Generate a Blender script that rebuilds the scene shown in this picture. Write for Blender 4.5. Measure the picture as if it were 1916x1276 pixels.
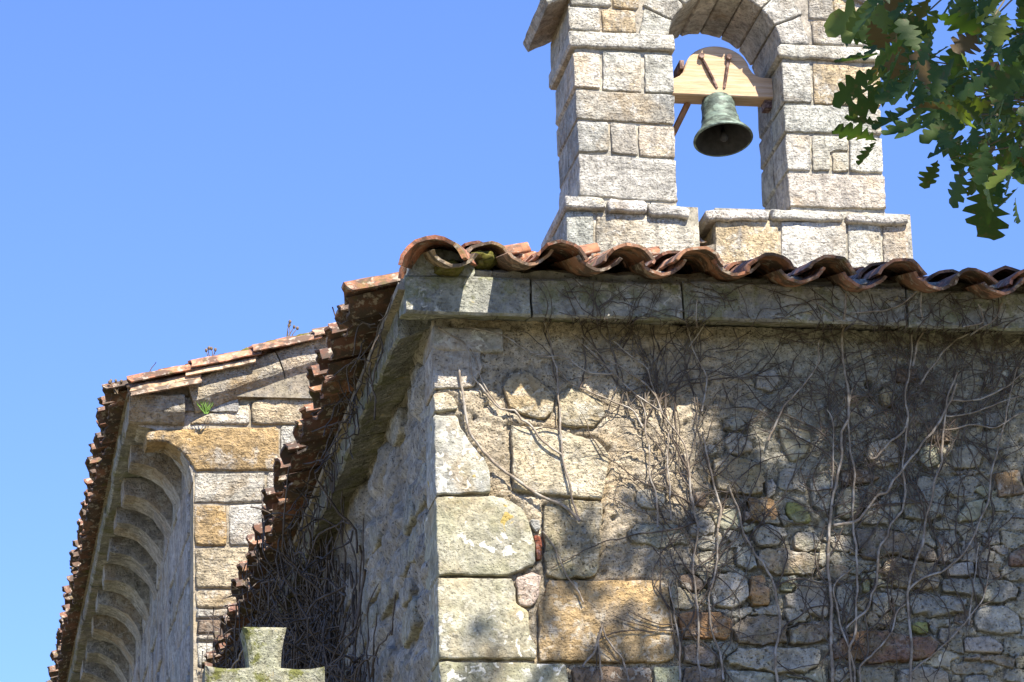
import bpy, bmesh, math, random
import numpy as np
from mathutils import Vector, Matrix, noise
from mathutils.geometry import delaunay_2d_cdt

# ------------------------------------------------------------------ scene, camera, sky, sun
SC = bpy.context.scene
for _o in list(bpy.data.objects):
    bpy.data.objects.remove(_o)
R = random.Random(11)
V = Vector

CAM_LOC = V((-2.092, -13.569, 1.6))
CAM_R = V((0.98562252, -0.16653788, -0.02851998))
CAM_U = V((-0.02657229, -0.31947677, 0.94722147))
CAM_D = V((0.16685973, 0.93284497, 0.31930879))
cd = bpy.data.cameras.new('camera')
cam = bpy.data.objects.new('camera', cd)
SC.collection.objects.link(cam)
cam.matrix_world = Matrix(((CAM_R.x, CAM_U.x, -CAM_D.x, CAM_LOC.x), (CAM_R.y, CAM_U.y, -CAM_D.y, CAM_LOC.y),
                           (CAM_R.z, CAM_U.z, -CAM_D.z, CAM_LOC.z), (0, 0, 0, 1)))
cd.sensor_width = 36.0
cd.lens = 123.45
cd.clip_start = 0.1
cd.clip_end = 3000.0
SC.camera = cam

SUN_AZ, SUN_EL = math.radians(20.0), math.radians(50.0)      # azimuth from the front wall's normal towards the right
SUN = V((math.sin(SUN_AZ) * math.cos(SUN_EL), -math.cos(SUN_AZ) * math.cos(SUN_EL), math.sin(SUN_EL)))
w = bpy.data.worlds.new('World')
SC.world = w
w.use_nodes = True
wn = w.node_tree
sky = wn.nodes.new('ShaderNodeTexSky')
sky.sky_type = 'NISHITA'
sky.sun_disc = False
sky.sun_elevation = SUN_EL
sky.sun_rotation = math.atan2(SUN.x, SUN.y)
sky.altitude = 100.0
sky.air_density = 1.0
sky.dust_density = 0.0
sky.ozone_density = 10.0
bg = wn.nodes['Background']
bg.inputs['Strength'].default_value = 0.108
tint = wn.nodes.new('ShaderNodeMix')
tint.data_type = 'RGBA'
tint.blend_type = 'MULTIPLY'
tint.inputs[0].default_value = 1.0
tint.inputs[7].default_value = (0.98, 0.90, 1.06, 1)
wn.links.new(sky.outputs['Color'], tint.inputs[6])
wn.links.new(tint.outputs[2], bg.inputs['Color'])

sd = bpy.data.lights.new('sun', 'SUN')
sd.energy = 5.0
sd.angle = math.radians(0.53)
sd.color = (1.0, 0.92, 0.79)
sun = bpy.data.objects.new('sun', sd)
SC.collection.objects.link(sun)
sun.rotation_euler = SUN.to_track_quat('Z', 'Y').to_euler()
sun.location = (6, -10, 20)

SC.view_settings.view_transform = 'Standard'
SC.view_settings.look = 'None'
SC.view_settings.gamma = 1.0
SC.view_settings.use_curve_mapping = False
SC.view_settings.exposure = 1.3
SC.cycles.max_bounces = 4

G = 7.4          # distance from the chancel's front wall back to the nave gable

# ------------------------------------------------------------------ measured outlines (metres: x along the wall, z up)
FRONT = [
('quoin_grey',0.014,[(-0.01,5.914),(0.098,5.912),(0.111,5.864),(0.16,5.785),(0.209,5.729),(0.227,5.661),(0.23,5.59),(-0.006,5.574)]),
('olive',0.018,[(-0.007,5.563),(0.243,5.575),(0.308,5.556),(0.362,5.516),(0.387,5.449),(0.403,5.381),(0.402,5.291),(0.366,5.273),(0.288,5.24),(-0.005,5.236)]),
('olive',0.014,[(-0.007,5.224),(0.308,5.227),(0.315,5.192),(0.32,5.12),(0.367,5.094),(0.375,4.979),(0.394,4.951),(0.396,4.896),(0.001,4.893)]),
('olive',0.016,[(-0.002,4.88),(0.511,4.875),(0.53,4.772),(0.523,4.652),(-0.001,4.647)]),
('band',0.014,[(0.318,5.878),(0.509,5.868),(0.624,5.83),(0.678,5.822),(0.727,5.756),(0.71,5.662),(0.693,5.57),(0.553,5.579),(0.323,5.601)]),
('tan',0.016,[(0.452,5.543),(0.562,5.565),(0.67,5.558),(0.688,5.543),(0.676,5.397),(0.663,5.287),(0.639,5.241),(0.493,5.23),(0.445,5.245),(0.439,5.339)]),
('ochre',0.016,[(0.45,5.221),(0.931,5.228),(0.952,5.181),(0.968,4.907),(0.894,4.884),(0.407,4.889),(0.405,4.951),(0.412,5.062),(0.41,5.122),(0.44,5.162)]),
('pink',0.008,[(0.317,5.232),(0.392,5.258),(0.429,5.243),(0.413,5.162),(0.397,5.122),(0.368,5.108),(0.329,5.123),(0.324,5.192)]),
('brick',0.004,[(0.403,5.411),(0.432,5.411),(0.433,5.31),(0.409,5.305)]),
('bluegrey',0.006,[(0.39,5.478),(0.423,5.479),(0.433,5.443),(0.413,5.422),(0.394,5.446)]),
('brown',0.012,[(0.539,4.86),(0.605,4.867),(0.865,4.861),(0.864,4.731),(0.552,4.728)]),
('green',0.01,[(0.878,4.868),(0.962,4.869),(0.961,4.732),(0.877,4.731)]),
('grey',0.005,[(-0.006,6.212),(0.115,6.229),(0.2,6.213),(0.206,6.12),(0.173,6.04),(-0.01,6.026)]),
('pale',0.014,[(-0.01,6.003),(0.054,6.014),(0.087,5.99),(0.104,5.942),(-0.01,5.93)]),
('tan',0.009,[(0.32,6.1),(0.401,6.113),(0.444,6.07),(0.507,6.016),(0.496,5.949),(0.466,5.911),(0.377,5.923),(0.313,5.961),(0.293,6.048)]),
('tan',0.008,[(0.526,6.021),(0.58,6.048),(0.707,5.996),(0.714,5.936),(0.664,5.877),(0.557,5.881),(0.524,5.896)]),
('pale',0.022,[(1.318,5.461),(1.375,5.473),(1.458,5.458),(1.462,5.435),(1.42,5.386),(1.336,5.382),(1.31,5.415)]),
('bluegrey',0.034,[(1.246,5.372),(1.28,5.381),(1.318,5.354),(1.32,5.286),(1.286,5.28),(1.24,5.302)]),
('tan',0.026,[(1.333,5.365),(1.414,5.373),(1.492,5.362),(1.525,5.357),(1.574,5.33),(1.58,5.285),(1.553,5.262),(1.509,5.264),(1.459,5.272),(1.413,5.254),(1.375,5.27),(1.332,5.309)]),
('pale',0.018,[(1.481,5.424),(1.502,5.441),(1.581,5.443),(1.596,5.409),(1.605,5.37),(1.537,5.366),(1.484,5.376)]),
('pale',0.024,[(1.129,5.244),(1.197,5.265),(1.285,5.252),(1.286,5.163),(1.257,5.134),(1.223,5.117),(1.135,5.132),(1.12,5.182)]),
('orange',0.026,[(1.294,5.252),(1.354,5.25),(1.372,5.209),(1.368,5.141),(1.306,5.129),(1.29,5.163)]),
('orange',0.026,[(0.995,5.092),(1.078,5.098),(1.166,5.097),(1.206,5.072),(1.201,5.0),(1.172,4.986),(1.084,4.991),(1.002,4.998),(0.99,5.042)]),
('brown',0.022,[(1.213,5.039),(1.265,5.079),(1.354,5.086),(1.421,5.081),(1.446,5.048),(1.429,4.976),(1.325,4.963),(1.237,4.968),(1.216,4.989)]),
('brown',0.024,[(1.451,5.031),(1.537,5.066),(1.604,5.07),(1.624,5.039),(1.604,4.983),(1.47,4.965),(1.446,4.987)]),
('green',0.016,[(1.413,5.248),(1.486,5.255),(1.496,5.227),(1.471,5.193),(1.416,5.195)]),
('grey',0.02,[(1.501,5.227),(1.541,5.245),(1.614,5.24),(1.619,5.134),(1.61,5.078),(1.544,5.094),(1.495,5.115),(1.44,5.131),(1.443,5.182),(1.482,5.185)]),
('grey',0.018,[(1.428,5.123),(1.479,5.126),(1.533,5.096),(1.52,5.068),(1.458,5.051),(1.437,5.081)]),
('darkbrown',0.016,[(0.999,4.948),(1.072,4.966),(1.136,4.928),(1.157,4.9),(1.133,4.873),(1.008,4.888)]),
('grey',0.026,[(1.179,4.906),(1.225,4.945),(1.358,4.955),(1.575,4.955),(1.577,4.905),(1.519,4.855),(1.424,4.848),(1.265,4.869),(1.183,4.884)]),
('brown',0.022,[(1.012,4.869),(1.149,4.866),(1.158,4.809),(1.151,4.78),(0.997,4.778),(0.994,4.833)]),
('green',0.014,[(0.93,4.87),(0.988,4.871),(0.99,4.794),(0.921,4.794)]),
('green',0.014,[(1.171,4.857),(1.265,4.855),(1.374,4.845),(1.377,4.787),(1.167,4.785)]),
('pale',0.016,[(1.332,5.509),(1.421,5.508),(1.431,5.477),(1.353,5.483)]),
('pink',0.014,[(1.271,5.533),(1.31,5.528),(1.32,5.495),(1.28,5.488)]),
('brown',0.01,[(0.997,5.253),(1.052,5.265),(1.095,5.227),(1.099,5.193),(1.038,5.187),(1.0,5.214)]),
('darkbrown',0.02,[(1.752,5.463),(1.832,5.47),(1.972,5.447),(2.082,5.386),(2.094,5.327),(1.993,5.34),(1.881,5.358),(1.846,5.331),(1.79,5.339),(1.753,5.378)]),
('grey',0.016,[(1.984,5.45),(2.025,5.474),(2.069,5.452),(2.092,5.418),(2.09,5.392),(2.049,5.406)]),
('tan',0.02,[(1.873,5.323),(1.925,5.341),(1.992,5.328),(2.094,5.319),(2.109,5.293),(2.098,5.22),(2.064,5.208),(1.962,5.212),(1.89,5.228),(1.865,5.278)]),
('grey',0.016,[(2.114,5.441),(2.149,5.453),(2.192,5.425),(2.194,5.369),(2.174,5.323),(2.112,5.327),(2.104,5.378)]),
('bluegrey',0.014,[(2.127,5.305),(2.197,5.329),(2.248,5.327),(2.25,5.276),(2.135,5.263)]),
('bluegrey',0.026,[(2.106,5.242),(2.158,5.257),(2.249,5.259),(2.385,5.247),(2.44,5.219),(2.425,5.18),(2.32,5.15),(2.227,5.191),(2.114,5.197)]),
('bluegrey',0.024,[(1.966,5.19),(2.04,5.196),(2.084,5.18),(2.203,5.171),(2.206,5.142),(2.181,5.111),(2.102,5.104),(2.055,5.09),(2.028,5.109),(1.977,5.094),(1.957,5.139)]),
('grey',0.018,[(1.808,5.187),(1.854,5.196),(1.886,5.172),(1.878,5.127),(1.847,5.093),(1.803,5.109)]),
('lichen',0.016,[(1.762,5.254),(1.785,5.271),(1.805,5.226),(1.797,5.193),(1.764,5.198)]),
('lichen',0.012,[(1.964,5.066),(2.032,5.073),(2.04,5.028),(1.994,5.022),(1.967,5.038)]),
('redbrown',0.022,[(1.731,5.032),(1.86,5.034),(1.949,5.01),(2.05,5.009),(2.075,4.973),(2.021,4.916),(1.897,4.904),(1.768,4.897),(1.713,4.913),(1.64,4.906),(1.621,4.967)]),
('grey',0.014,[(2.263,5.143),(2.365,5.145),(2.43,5.101),(2.437,5.033),(2.339,5.021),(2.244,5.042),(2.237,5.092)]),
('grey',0.012,[(2.191,5.005),(2.299,5.015),(2.353,4.976),(2.344,4.942),(2.192,4.946)]),
('bluegrey',0.016,[(1.722,4.877),(1.839,4.884),(1.883,4.859),(1.878,4.793),(1.722,4.791)]),
('pale',0.018,[(1.604,4.864),(1.683,4.876),(1.691,4.829),(1.656,4.807),(1.607,4.818)]),
('grey',0.014,[(1.905,4.868),(2.019,4.883),(2.107,4.864),(2.108,4.795),(1.901,4.793)]),
('redbrown',0.014,[(2.411,5.372),(2.488,5.396),(2.504,5.317),(2.407,5.315)]),
('grey',0.012,[(2.303,5.456),(2.367,5.463),(2.369,5.411),(2.299,5.399)]),
('grey',0.014,[(2.185,4.846),(2.27,4.852),(2.288,4.797),(2.17,4.796)]),
('grey',0.012,[(1.658,5.213),(1.721,5.231),(1.734,5.169),(1.723,5.08),(1.671,5.057),(1.652,5.112)]),
('tan',0.03,[(1.169,5.75),(1.213,5.771),(1.299,5.761),(1.375,5.723),(1.377,5.652),(1.361,5.604),(1.283,5.602),(1.213,5.605),(1.171,5.62),(1.165,5.671)]),
('grey',0.026,[(1.233,5.86),(1.28,5.861),(1.337,5.822),(1.332,5.79),(1.276,5.773),(1.229,5.78),(1.212,5.827)]),
('grey',0.02,[(1.224,5.92),(1.268,5.937),(1.314,5.91),(1.305,5.877),(1.265,5.872),(1.227,5.892)]),
('grey',0.014,[(1.141,5.81),(1.18,5.815),(1.186,5.783),(1.154,5.762),(1.139,5.77)]),
('brown',0.01,[(1.081,5.61),(1.12,5.615),(1.13,5.579),(1.12,5.544),(1.086,5.551)]),
('grey',0.008,[(0.84,5.609),(0.903,5.622),(0.952,5.603),(0.954,5.556),(0.93,5.532),(0.86,5.535),(0.835,5.562)]),
('bluegrey',0.018,[(1.383,5.66),(1.414,5.666),(1.43,5.636),(1.416,5.598),(1.385,5.591)]),
('orange',0.02,[(1.305,5.587),(1.379,5.594),(1.421,5.573),(1.424,5.512),(1.404,5.484),(1.324,5.482),(1.301,5.509)]),
('lichen',0.014,[(1.47,5.574),(1.507,5.575),(1.559,5.527),(1.569,5.484),(1.502,5.485),(1.461,5.525)]),
('bluegrey',0.018,[(1.567,5.67),(1.63,5.696),(1.659,5.659),(1.653,5.553),(1.632,5.516),(1.586,5.564)]),
('brown',0.014,[(1.705,5.71),(1.805,5.728),(1.877,5.682),(1.839,5.669),(1.714,5.649)]),
('grey',0.018,[(1.701,5.632),(1.776,5.645),(1.863,5.653),(1.896,5.644),(1.827,5.575),(1.754,5.502),(1.681,5.517),(1.673,5.578)]),
('bluegrey',0.02,[(1.981,5.666),(2.052,5.698),(2.158,5.694),(2.159,5.625),(2.121,5.525),(2.051,5.505),(1.966,5.522),(1.964,5.59)]),
('green',0.012,[(2.054,5.824),(2.111,5.838),(2.141,5.814),(2.137,5.75),(2.073,5.73),(2.045,5.774)]),
('olive',0.012,[(2.189,5.526),(2.25,5.59),(2.32,5.604),(2.328,5.554),(2.275,5.509),(2.194,5.501)]),
('grey',0.016,[(1.833,5.572),(1.891,5.608),(1.948,5.634),(1.952,5.553),(1.902,5.49),(1.827,5.479),(1.773,5.503)]),
('brown',0.014,[(2.102,5.876),(2.184,5.89),(2.188,5.852),(2.118,5.845)]),
('grey',0.012,[(1.672,5.973),(1.747,5.988),(1.755,5.918),(1.673,5.897)]),
('tan',0.02,[(1.895,6.061),(1.928,6.081),(1.963,6.044),(1.947,5.999),(1.903,5.998)]),
('bluegrey',0.01,[(2.348,5.983),(2.424,5.991),(2.432,5.928),(2.349,5.913)]),
('brown',0.01,[(1.971,6.165),(2.065,6.174),(2.068,6.116),(1.979,6.108)]),
('olive',0.01,[(1.45,5.886),(1.58,5.895),(1.589,5.839),(1.561,5.776),(1.498,5.749),(1.465,5.823)]),
('grey',0.01,[(1.831,5.832),(1.907,5.859),(1.974,5.835),(1.962,5.747),(1.868,5.732),(1.827,5.775)]),
('grey',0.01,[(2.192,5.821),(2.287,5.842),(2.336,5.818),(2.305,5.742),(2.192,5.733)]),
('brown',0.01,[(2.366,5.718),(2.48,5.733),(2.501,5.632),(2.383,5.611)]),
('grey',0.012,[(2.11,5.456),(2.185,5.464),(2.198,5.392),(2.099,5.39)]),
('grey',0.008,[(2.361,6.162),(2.464,6.178),(2.491,6.121),(2.405,6.074),(2.356,6.092)]),
('grey',0.008,[(1.371,6.136),(1.446,6.151),(1.474,6.101),(1.428,6.049),(1.367,6.067)])]

GABLE = [
('ochre',0.01,[(-0.673,8.125),(0.151,8.167),(0.152,7.878),(-0.372,7.867),(-0.39,7.909),(-0.449,7.994),(-0.538,8.048),(-0.673,8.054)]),
('grey',0.008,[(0.165,8.172),(0.486,8.187),(0.483,7.889),(0.163,7.878)]),
('white',0.008,[(-0.405,8.169),(-0.378,8.194),(-0.289,8.24),(-0.027,8.317),(-0.027,8.176)]),
('tan',0.012,[(-0.013,8.322),(0.393,8.436),(0.708,8.522),(0.703,8.201),(-0.011,8.178)]),
('pale',0.01,[(-0.376,7.851),(0.066,7.864),(0.067,7.67),(-0.376,7.658)]),
('pale',0.008,[(0.08,7.868),(0.483,7.881),(0.48,7.681),(0.079,7.671)]),
('ochre',0.01,[(-0.375,7.645),(-0.174,7.645),(-0.172,7.389),(-0.37,7.382)]),
('white',0.01,[(-0.16,7.654),(0.288,7.671),(0.286,7.401),(-0.158,7.39)]),
('tan',0.01,[(-0.368,7.373),(0.24,7.391),(0.238,7.125),(-0.363,7.113)]),
('tan',0.008,[(-0.362,7.101),(0.238,7.115),(0.237,7.002),(-0.36,6.989)]),
('pale',0.01,[(-0.359,6.979),(0.168,6.992),(0.168,6.937),(-0.357,6.925)]),
('brown',0.004,[(-0.356,6.912),(0.168,6.924),(0.167,6.838),(-0.356,6.825)]),
('grey',0.008,[(-0.355,6.815),(0.167,6.826),(0.167,6.792),(-0.355,6.779)]),
('pale',0.01,[(-0.355,6.769),(0.166,6.78),(0.165,6.629),(-0.352,6.619)]),
('tan',0.01,[(-0.352,6.607),(0.165,6.618),(0.163,6.376),(-0.347,6.371)])]

BELL = [
('pale',0.008,[(2.129,10.808),(2.309,10.804),(2.303,10.552),(2.128,10.556)]),
('white',0.008,[(2.328,10.817),(2.584,10.82),(2.576,10.536),(2.318,10.545)]),
('white',0.008,[(2.61,10.817),(2.801,10.814),(2.797,10.545),(2.602,10.537)]),
('grey',0.008,[(2.131,10.537),(2.796,10.526),(2.79,10.316),(2.134,10.332)]),
('grey',0.008,[(2.137,10.313),(2.348,10.314),(2.344,10.11),(2.137,10.098)]),
('pale',0.008,[(2.362,10.311),(2.534,10.306),(2.529,10.087),(2.358,10.099)]),
('white',0.008,[(2.549,10.303),(2.789,10.297),(2.787,10.081),(2.543,10.083)]),
('white',0.008,[(2.136,10.079),(2.79,10.066),(2.788,9.769),(2.133,9.791)]),
('grey',0.008,[(3.541,10.792),(3.739,10.793),(3.734,10.511),(3.54,10.511)]),
('ochre_l',0.008,[(3.758,10.794),(4.048,10.787),(4.218,10.779),(4.207,10.5),(3.748,10.504)]),
('grey',0.008,[(3.539,10.492),(3.883,10.494),(4.206,10.48),(4.202,10.303),(3.539,10.296)]),
('white',0.008,[(3.538,10.277),(3.71,10.276),(3.703,10.029),(3.539,10.023)]),
('pale',0.008,[(3.724,10.277),(3.962,10.275),(3.963,10.179),(3.842,10.167),(3.827,10.03),(3.713,10.025)]),
('white',0.008,[(3.856,10.156),(3.959,10.16),(3.958,10.027),(3.848,10.027)]),
('white',0.008,[(3.98,10.276),(4.201,10.276),(4.196,10.028),(3.969,10.027)]),
('pale',0.008,[(3.541,10.004),(4.198,10.005),(4.197,9.77),(3.543,9.766)])]

BASE = [
('lgrey',0.006,[(2.033,9.66),(2.209,9.659),(2.197,9.056),(2.022,9.05)]),
('cream',0.006,[(2.23,9.652),(2.776,9.649),(2.868,9.556),(2.871,9.37),(2.864,9.076),(2.215,9.056)]),
('ochre_l',0.006,[(3.018,9.624),(3.442,9.639),(3.419,9.093),(2.999,9.08)]),
('white',0.006,[(3.463,9.632),(3.897,9.643),(3.871,9.106),(3.441,9.093)]),
('white',0.006,[(3.915,9.644),(4.136,9.644),(4.109,9.114),(3.889,9.107)]),
('pale',0.006,[(4.151,9.644),(4.322,9.643),(4.298,9.119),(4.128,9.114)])]

SLAB = [
('white',0.006,[(2.014,9.748),(2.286,9.747),(2.286,9.665),(2.011,9.667)]),
('white',0.006,[(2.3,9.744),(2.562,9.731),(2.562,9.649),(2.3,9.655)]),
('white',0.006,[(2.572,9.727),(2.841,9.703),(2.845,9.629),(2.576,9.642)]),
('pale',0.006,[(2.948,9.685),(3.371,9.703),(3.371,9.632),(2.951,9.614)]),
('white',0.006,[(3.385,9.704),(3.883,9.703),(3.879,9.639),(3.385,9.633)]),
('white',0.006,[(3.893,9.699),(4.31,9.684),(4.313,9.631),(3.893,9.632)])]

STEMS = [
(0.0065,[(1.777,6.5),(1.762,6.37),(1.744,6.327),(1.738,6.241),(1.746,6.137),(1.757,6.02),(1.742,5.925),(1.717,5.878),(1.711,5.778),(1.689,5.692),(1.666,5.61),(1.653,5.548),(1.639,5.46),(1.624,5.291),(1.627,5.135),(1.617,5.006),(1.614,4.814),(1.616,4.694)]),
(0.005,[(1.777,6.072),(1.753,5.994),(1.748,5.905),(1.749,5.804),(1.76,5.693),(1.749,5.616),(1.739,5.492),(1.746,5.384),(1.747,5.259),(1.733,5.136),(1.722,5.023),(1.691,4.936),(1.693,4.784)]),
(0.006,[(2.23,6.101),(2.2,6.03),(2.157,5.959),(2.122,5.902),(2.048,5.818),(1.98,5.735),(1.926,5.671),(1.891,5.614),(1.847,5.601),(1.793,5.525),(1.741,5.487),(1.66,5.47)]),
(0.0045,[(2.05,6.321),(2.035,6.192),(1.999,6.032),(2.01,5.956),(1.983,5.886),(1.911,5.827),(1.858,5.77),(1.832,5.763)]),
(0.005,[(2.01,5.955),(1.985,5.824),(1.97,5.735),(1.971,5.646),(1.955,5.54),(1.901,5.483),(1.883,5.426),(1.849,5.391),(1.834,5.306),(1.827,5.226),(1.797,5.18),(1.787,5.126),(1.729,5.073),(1.682,5.034)]),
(0.0055,[(2.238,6.15),(2.188,6.042),(2.148,5.839),(2.138,5.757),(2.1,5.675),(2.082,5.586),(2.051,5.498),(2.039,5.422),(2.006,5.343),(1.979,5.281),(1.955,5.194),(1.954,5.083),(1.955,4.999),(1.937,4.786)]),
(0.0045,[(2.499,6.181),(2.42,5.92),(2.386,5.807),(2.353,5.717),(2.333,5.598),(2.286,5.502),(2.27,5.467),(2.217,5.374),(2.131,5.295),(2.055,5.264),(1.987,5.229),(1.95,5.194)]),
(0.004,[(2.594,6.22),(2.537,6.167),(2.445,6.094),(2.353,6.047),(2.301,6.03),(2.2,6.027)]),
(0.0035,[(2.584,6.091),(2.529,6.064),(2.414,6.023),(2.297,5.976),(2.195,5.954),(2.17,5.96)]),
(0.0035,[(2.572,6.014),(2.523,5.987),(2.459,5.954),(2.38,5.911),(2.293,5.925),(2.216,5.904),(2.141,5.899)]),
(0.0045,[(1.64,6.277),(1.634,6.181),(1.6,6.123),(1.54,6.052),(1.474,5.981),(1.446,5.923),(1.398,5.834)]),
(0.0035,[(1.659,5.973),(1.68,5.91),(1.673,5.74),(1.66,5.628)]),
(0.0055,[(1.215,5.634),(1.26,5.522),(1.272,5.432),(1.318,5.348),(1.364,5.27),(1.389,5.22),(1.401,5.131),(1.408,5.047),(1.386,4.964),(1.373,4.92),(1.384,4.812),(1.387,4.777)]),
(0.0045,[(1.181,5.52),(1.165,5.418),(1.154,5.295),(1.127,5.205),(1.112,5.127),(1.118,5.016),(1.143,4.955),(1.156,4.878),(1.155,4.809)]),
(0.0045,[(1.057,5.603),(1.07,5.518),(1.083,5.445),(1.074,5.377),(1.054,5.293),(1.06,5.181),(1.065,5.07),(1.058,4.905),(1.064,4.808)]),
(0.004,[(0.946,5.224),(0.959,5.152),(0.976,5.036),(0.983,4.959),(0.977,4.807)]),
(0.0045,[(0.851,6.097),(0.888,6.063),(0.931,6.013),(0.951,5.941),(0.985,5.894),(1.042,5.812),(1.051,5.747),(1.061,5.676),(1.06,5.598),(1.072,5.518),(1.084,5.45)]),
(0.004,[(0.864,5.999),(0.878,5.951),(0.881,5.852),(0.894,5.776),(0.889,5.673),(0.91,5.602),(0.918,5.516),(0.915,5.447)]),
(0.0035,[(0.984,5.874),(0.972,5.794),(0.969,5.675),(0.971,5.596),(0.97,5.478)]),
(0.005,[(1.124,5.861),(1.135,5.766),(1.154,5.671),(1.17,5.6),(1.182,5.537),(1.17,5.452)]),
(0.0045,[(0.025,6.294),(0.076,6.261),(0.126,6.229),(0.143,6.197),(0.153,6.146),(0.16,6.082),(0.193,6.038),(0.232,5.989),(0.277,5.944),(0.335,5.938),(0.363,5.897),(0.396,5.88),(0.447,5.805),(0.53,5.745)]),
(0.003,[(0.154,6.205),(0.181,6.14),(0.2,6.075),(0.233,6.004),(0.273,5.954)]),
(0.0065,[(0.106,6.132),(0.128,5.933),(0.137,5.854),(0.163,5.811),(0.2,5.761),(0.259,5.699),(0.312,5.657),(0.379,5.604),(0.424,5.577),(0.473,5.558),(0.53,5.528),(0.589,5.471)]),
(0.0045,[(0.464,6.333),(0.491,6.265),(0.495,6.186),(0.518,6.128),(0.515,6.033),(0.524,5.899),(0.523,5.823),(0.531,5.72),(0.552,5.62),(0.565,5.549),(0.585,5.475)]),
(0.0035,[(0.141,6.293),(0.226,6.276),(0.295,6.264),(0.379,6.208),(0.445,6.18),(0.497,6.174),(0.54,6.18),(0.624,6.126),(0.666,6.109),(0.758,6.104)]),
(0.0035,[(0.524,6.121),(0.559,6.076),(0.594,6.051),(0.712,6.001),(0.78,5.972),(0.836,5.948),(0.869,5.882)]),
(0.003,[(0.584,6.282),(0.669,6.196),(0.758,6.11),(0.847,6.018),(0.954,5.944)]),
(0.003,[(0.622,6.276),(0.704,6.19),(0.808,6.126),(0.898,6.056)]),
(0.003,[(0.76,6.25),(0.846,6.175),(0.901,6.129),(0.913,6.071),(0.932,6.013)]),
(0.0035,[(1.081,6.318),(1.095,6.233),(1.117,6.171),(1.15,6.106),(1.139,6.025),(1.121,5.952)]),
(0.003,[(0.438,5.422),(0.475,5.361),(0.505,5.284),(0.541,5.218),(0.572,5.169),(0.592,5.13)]),
(0.005,[(0.666,5.048),(0.659,5.01),(0.634,4.933),(0.577,4.861)]),
(0.005,[(0.668,5.037),(0.68,4.983),(0.716,4.928),(0.747,4.896),(0.766,4.805)]),
(0.004,[(0.654,5.015),(0.648,4.927),(0.657,4.804)]),
(0.0045,[(1.725,5.287),(1.647,5.218),(1.652,5.112),(1.669,5.023),(1.692,4.935),(1.709,4.857),(1.705,4.791)]),
(0.004,[(1.946,5.144),(1.898,5.099),(1.883,5.037),(1.84,4.981),(1.78,4.919),(1.733,4.874),(1.728,4.802)]),
(0.0035,[(2.31,5.314),(2.283,5.189),(2.22,5.098),(2.128,5.001),(2.056,4.939),(1.991,4.894),(1.937,4.843)]),
(0.003,[(2.27,5.398),(2.251,5.284),(2.226,5.177),(2.206,5.058)]),
(0.005,[(2.112,6.551),(2.098,6.45),(2.114,6.362),(2.071,6.28),(2.041,6.172)]),
(0.004,[(2.464,6.476),(2.42,6.397),(2.309,6.333),(2.214,6.276),(2.14,6.19),(2.066,6.096)]),
(0.004,[(2.356,6.465),(2.373,6.388),(2.28,6.363)]),
(0.0035,[(1.625,6.466),(1.697,6.415),(1.747,6.378)]),
(0.0035,[(1.787,6.41),(1.862,6.42),(1.953,6.43),(2.031,6.463),(2.103,6.527)]),
(0.0035,[(1.134,6.452),(1.123,6.375),(1.143,6.322),(1.08,6.237)])]

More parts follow.
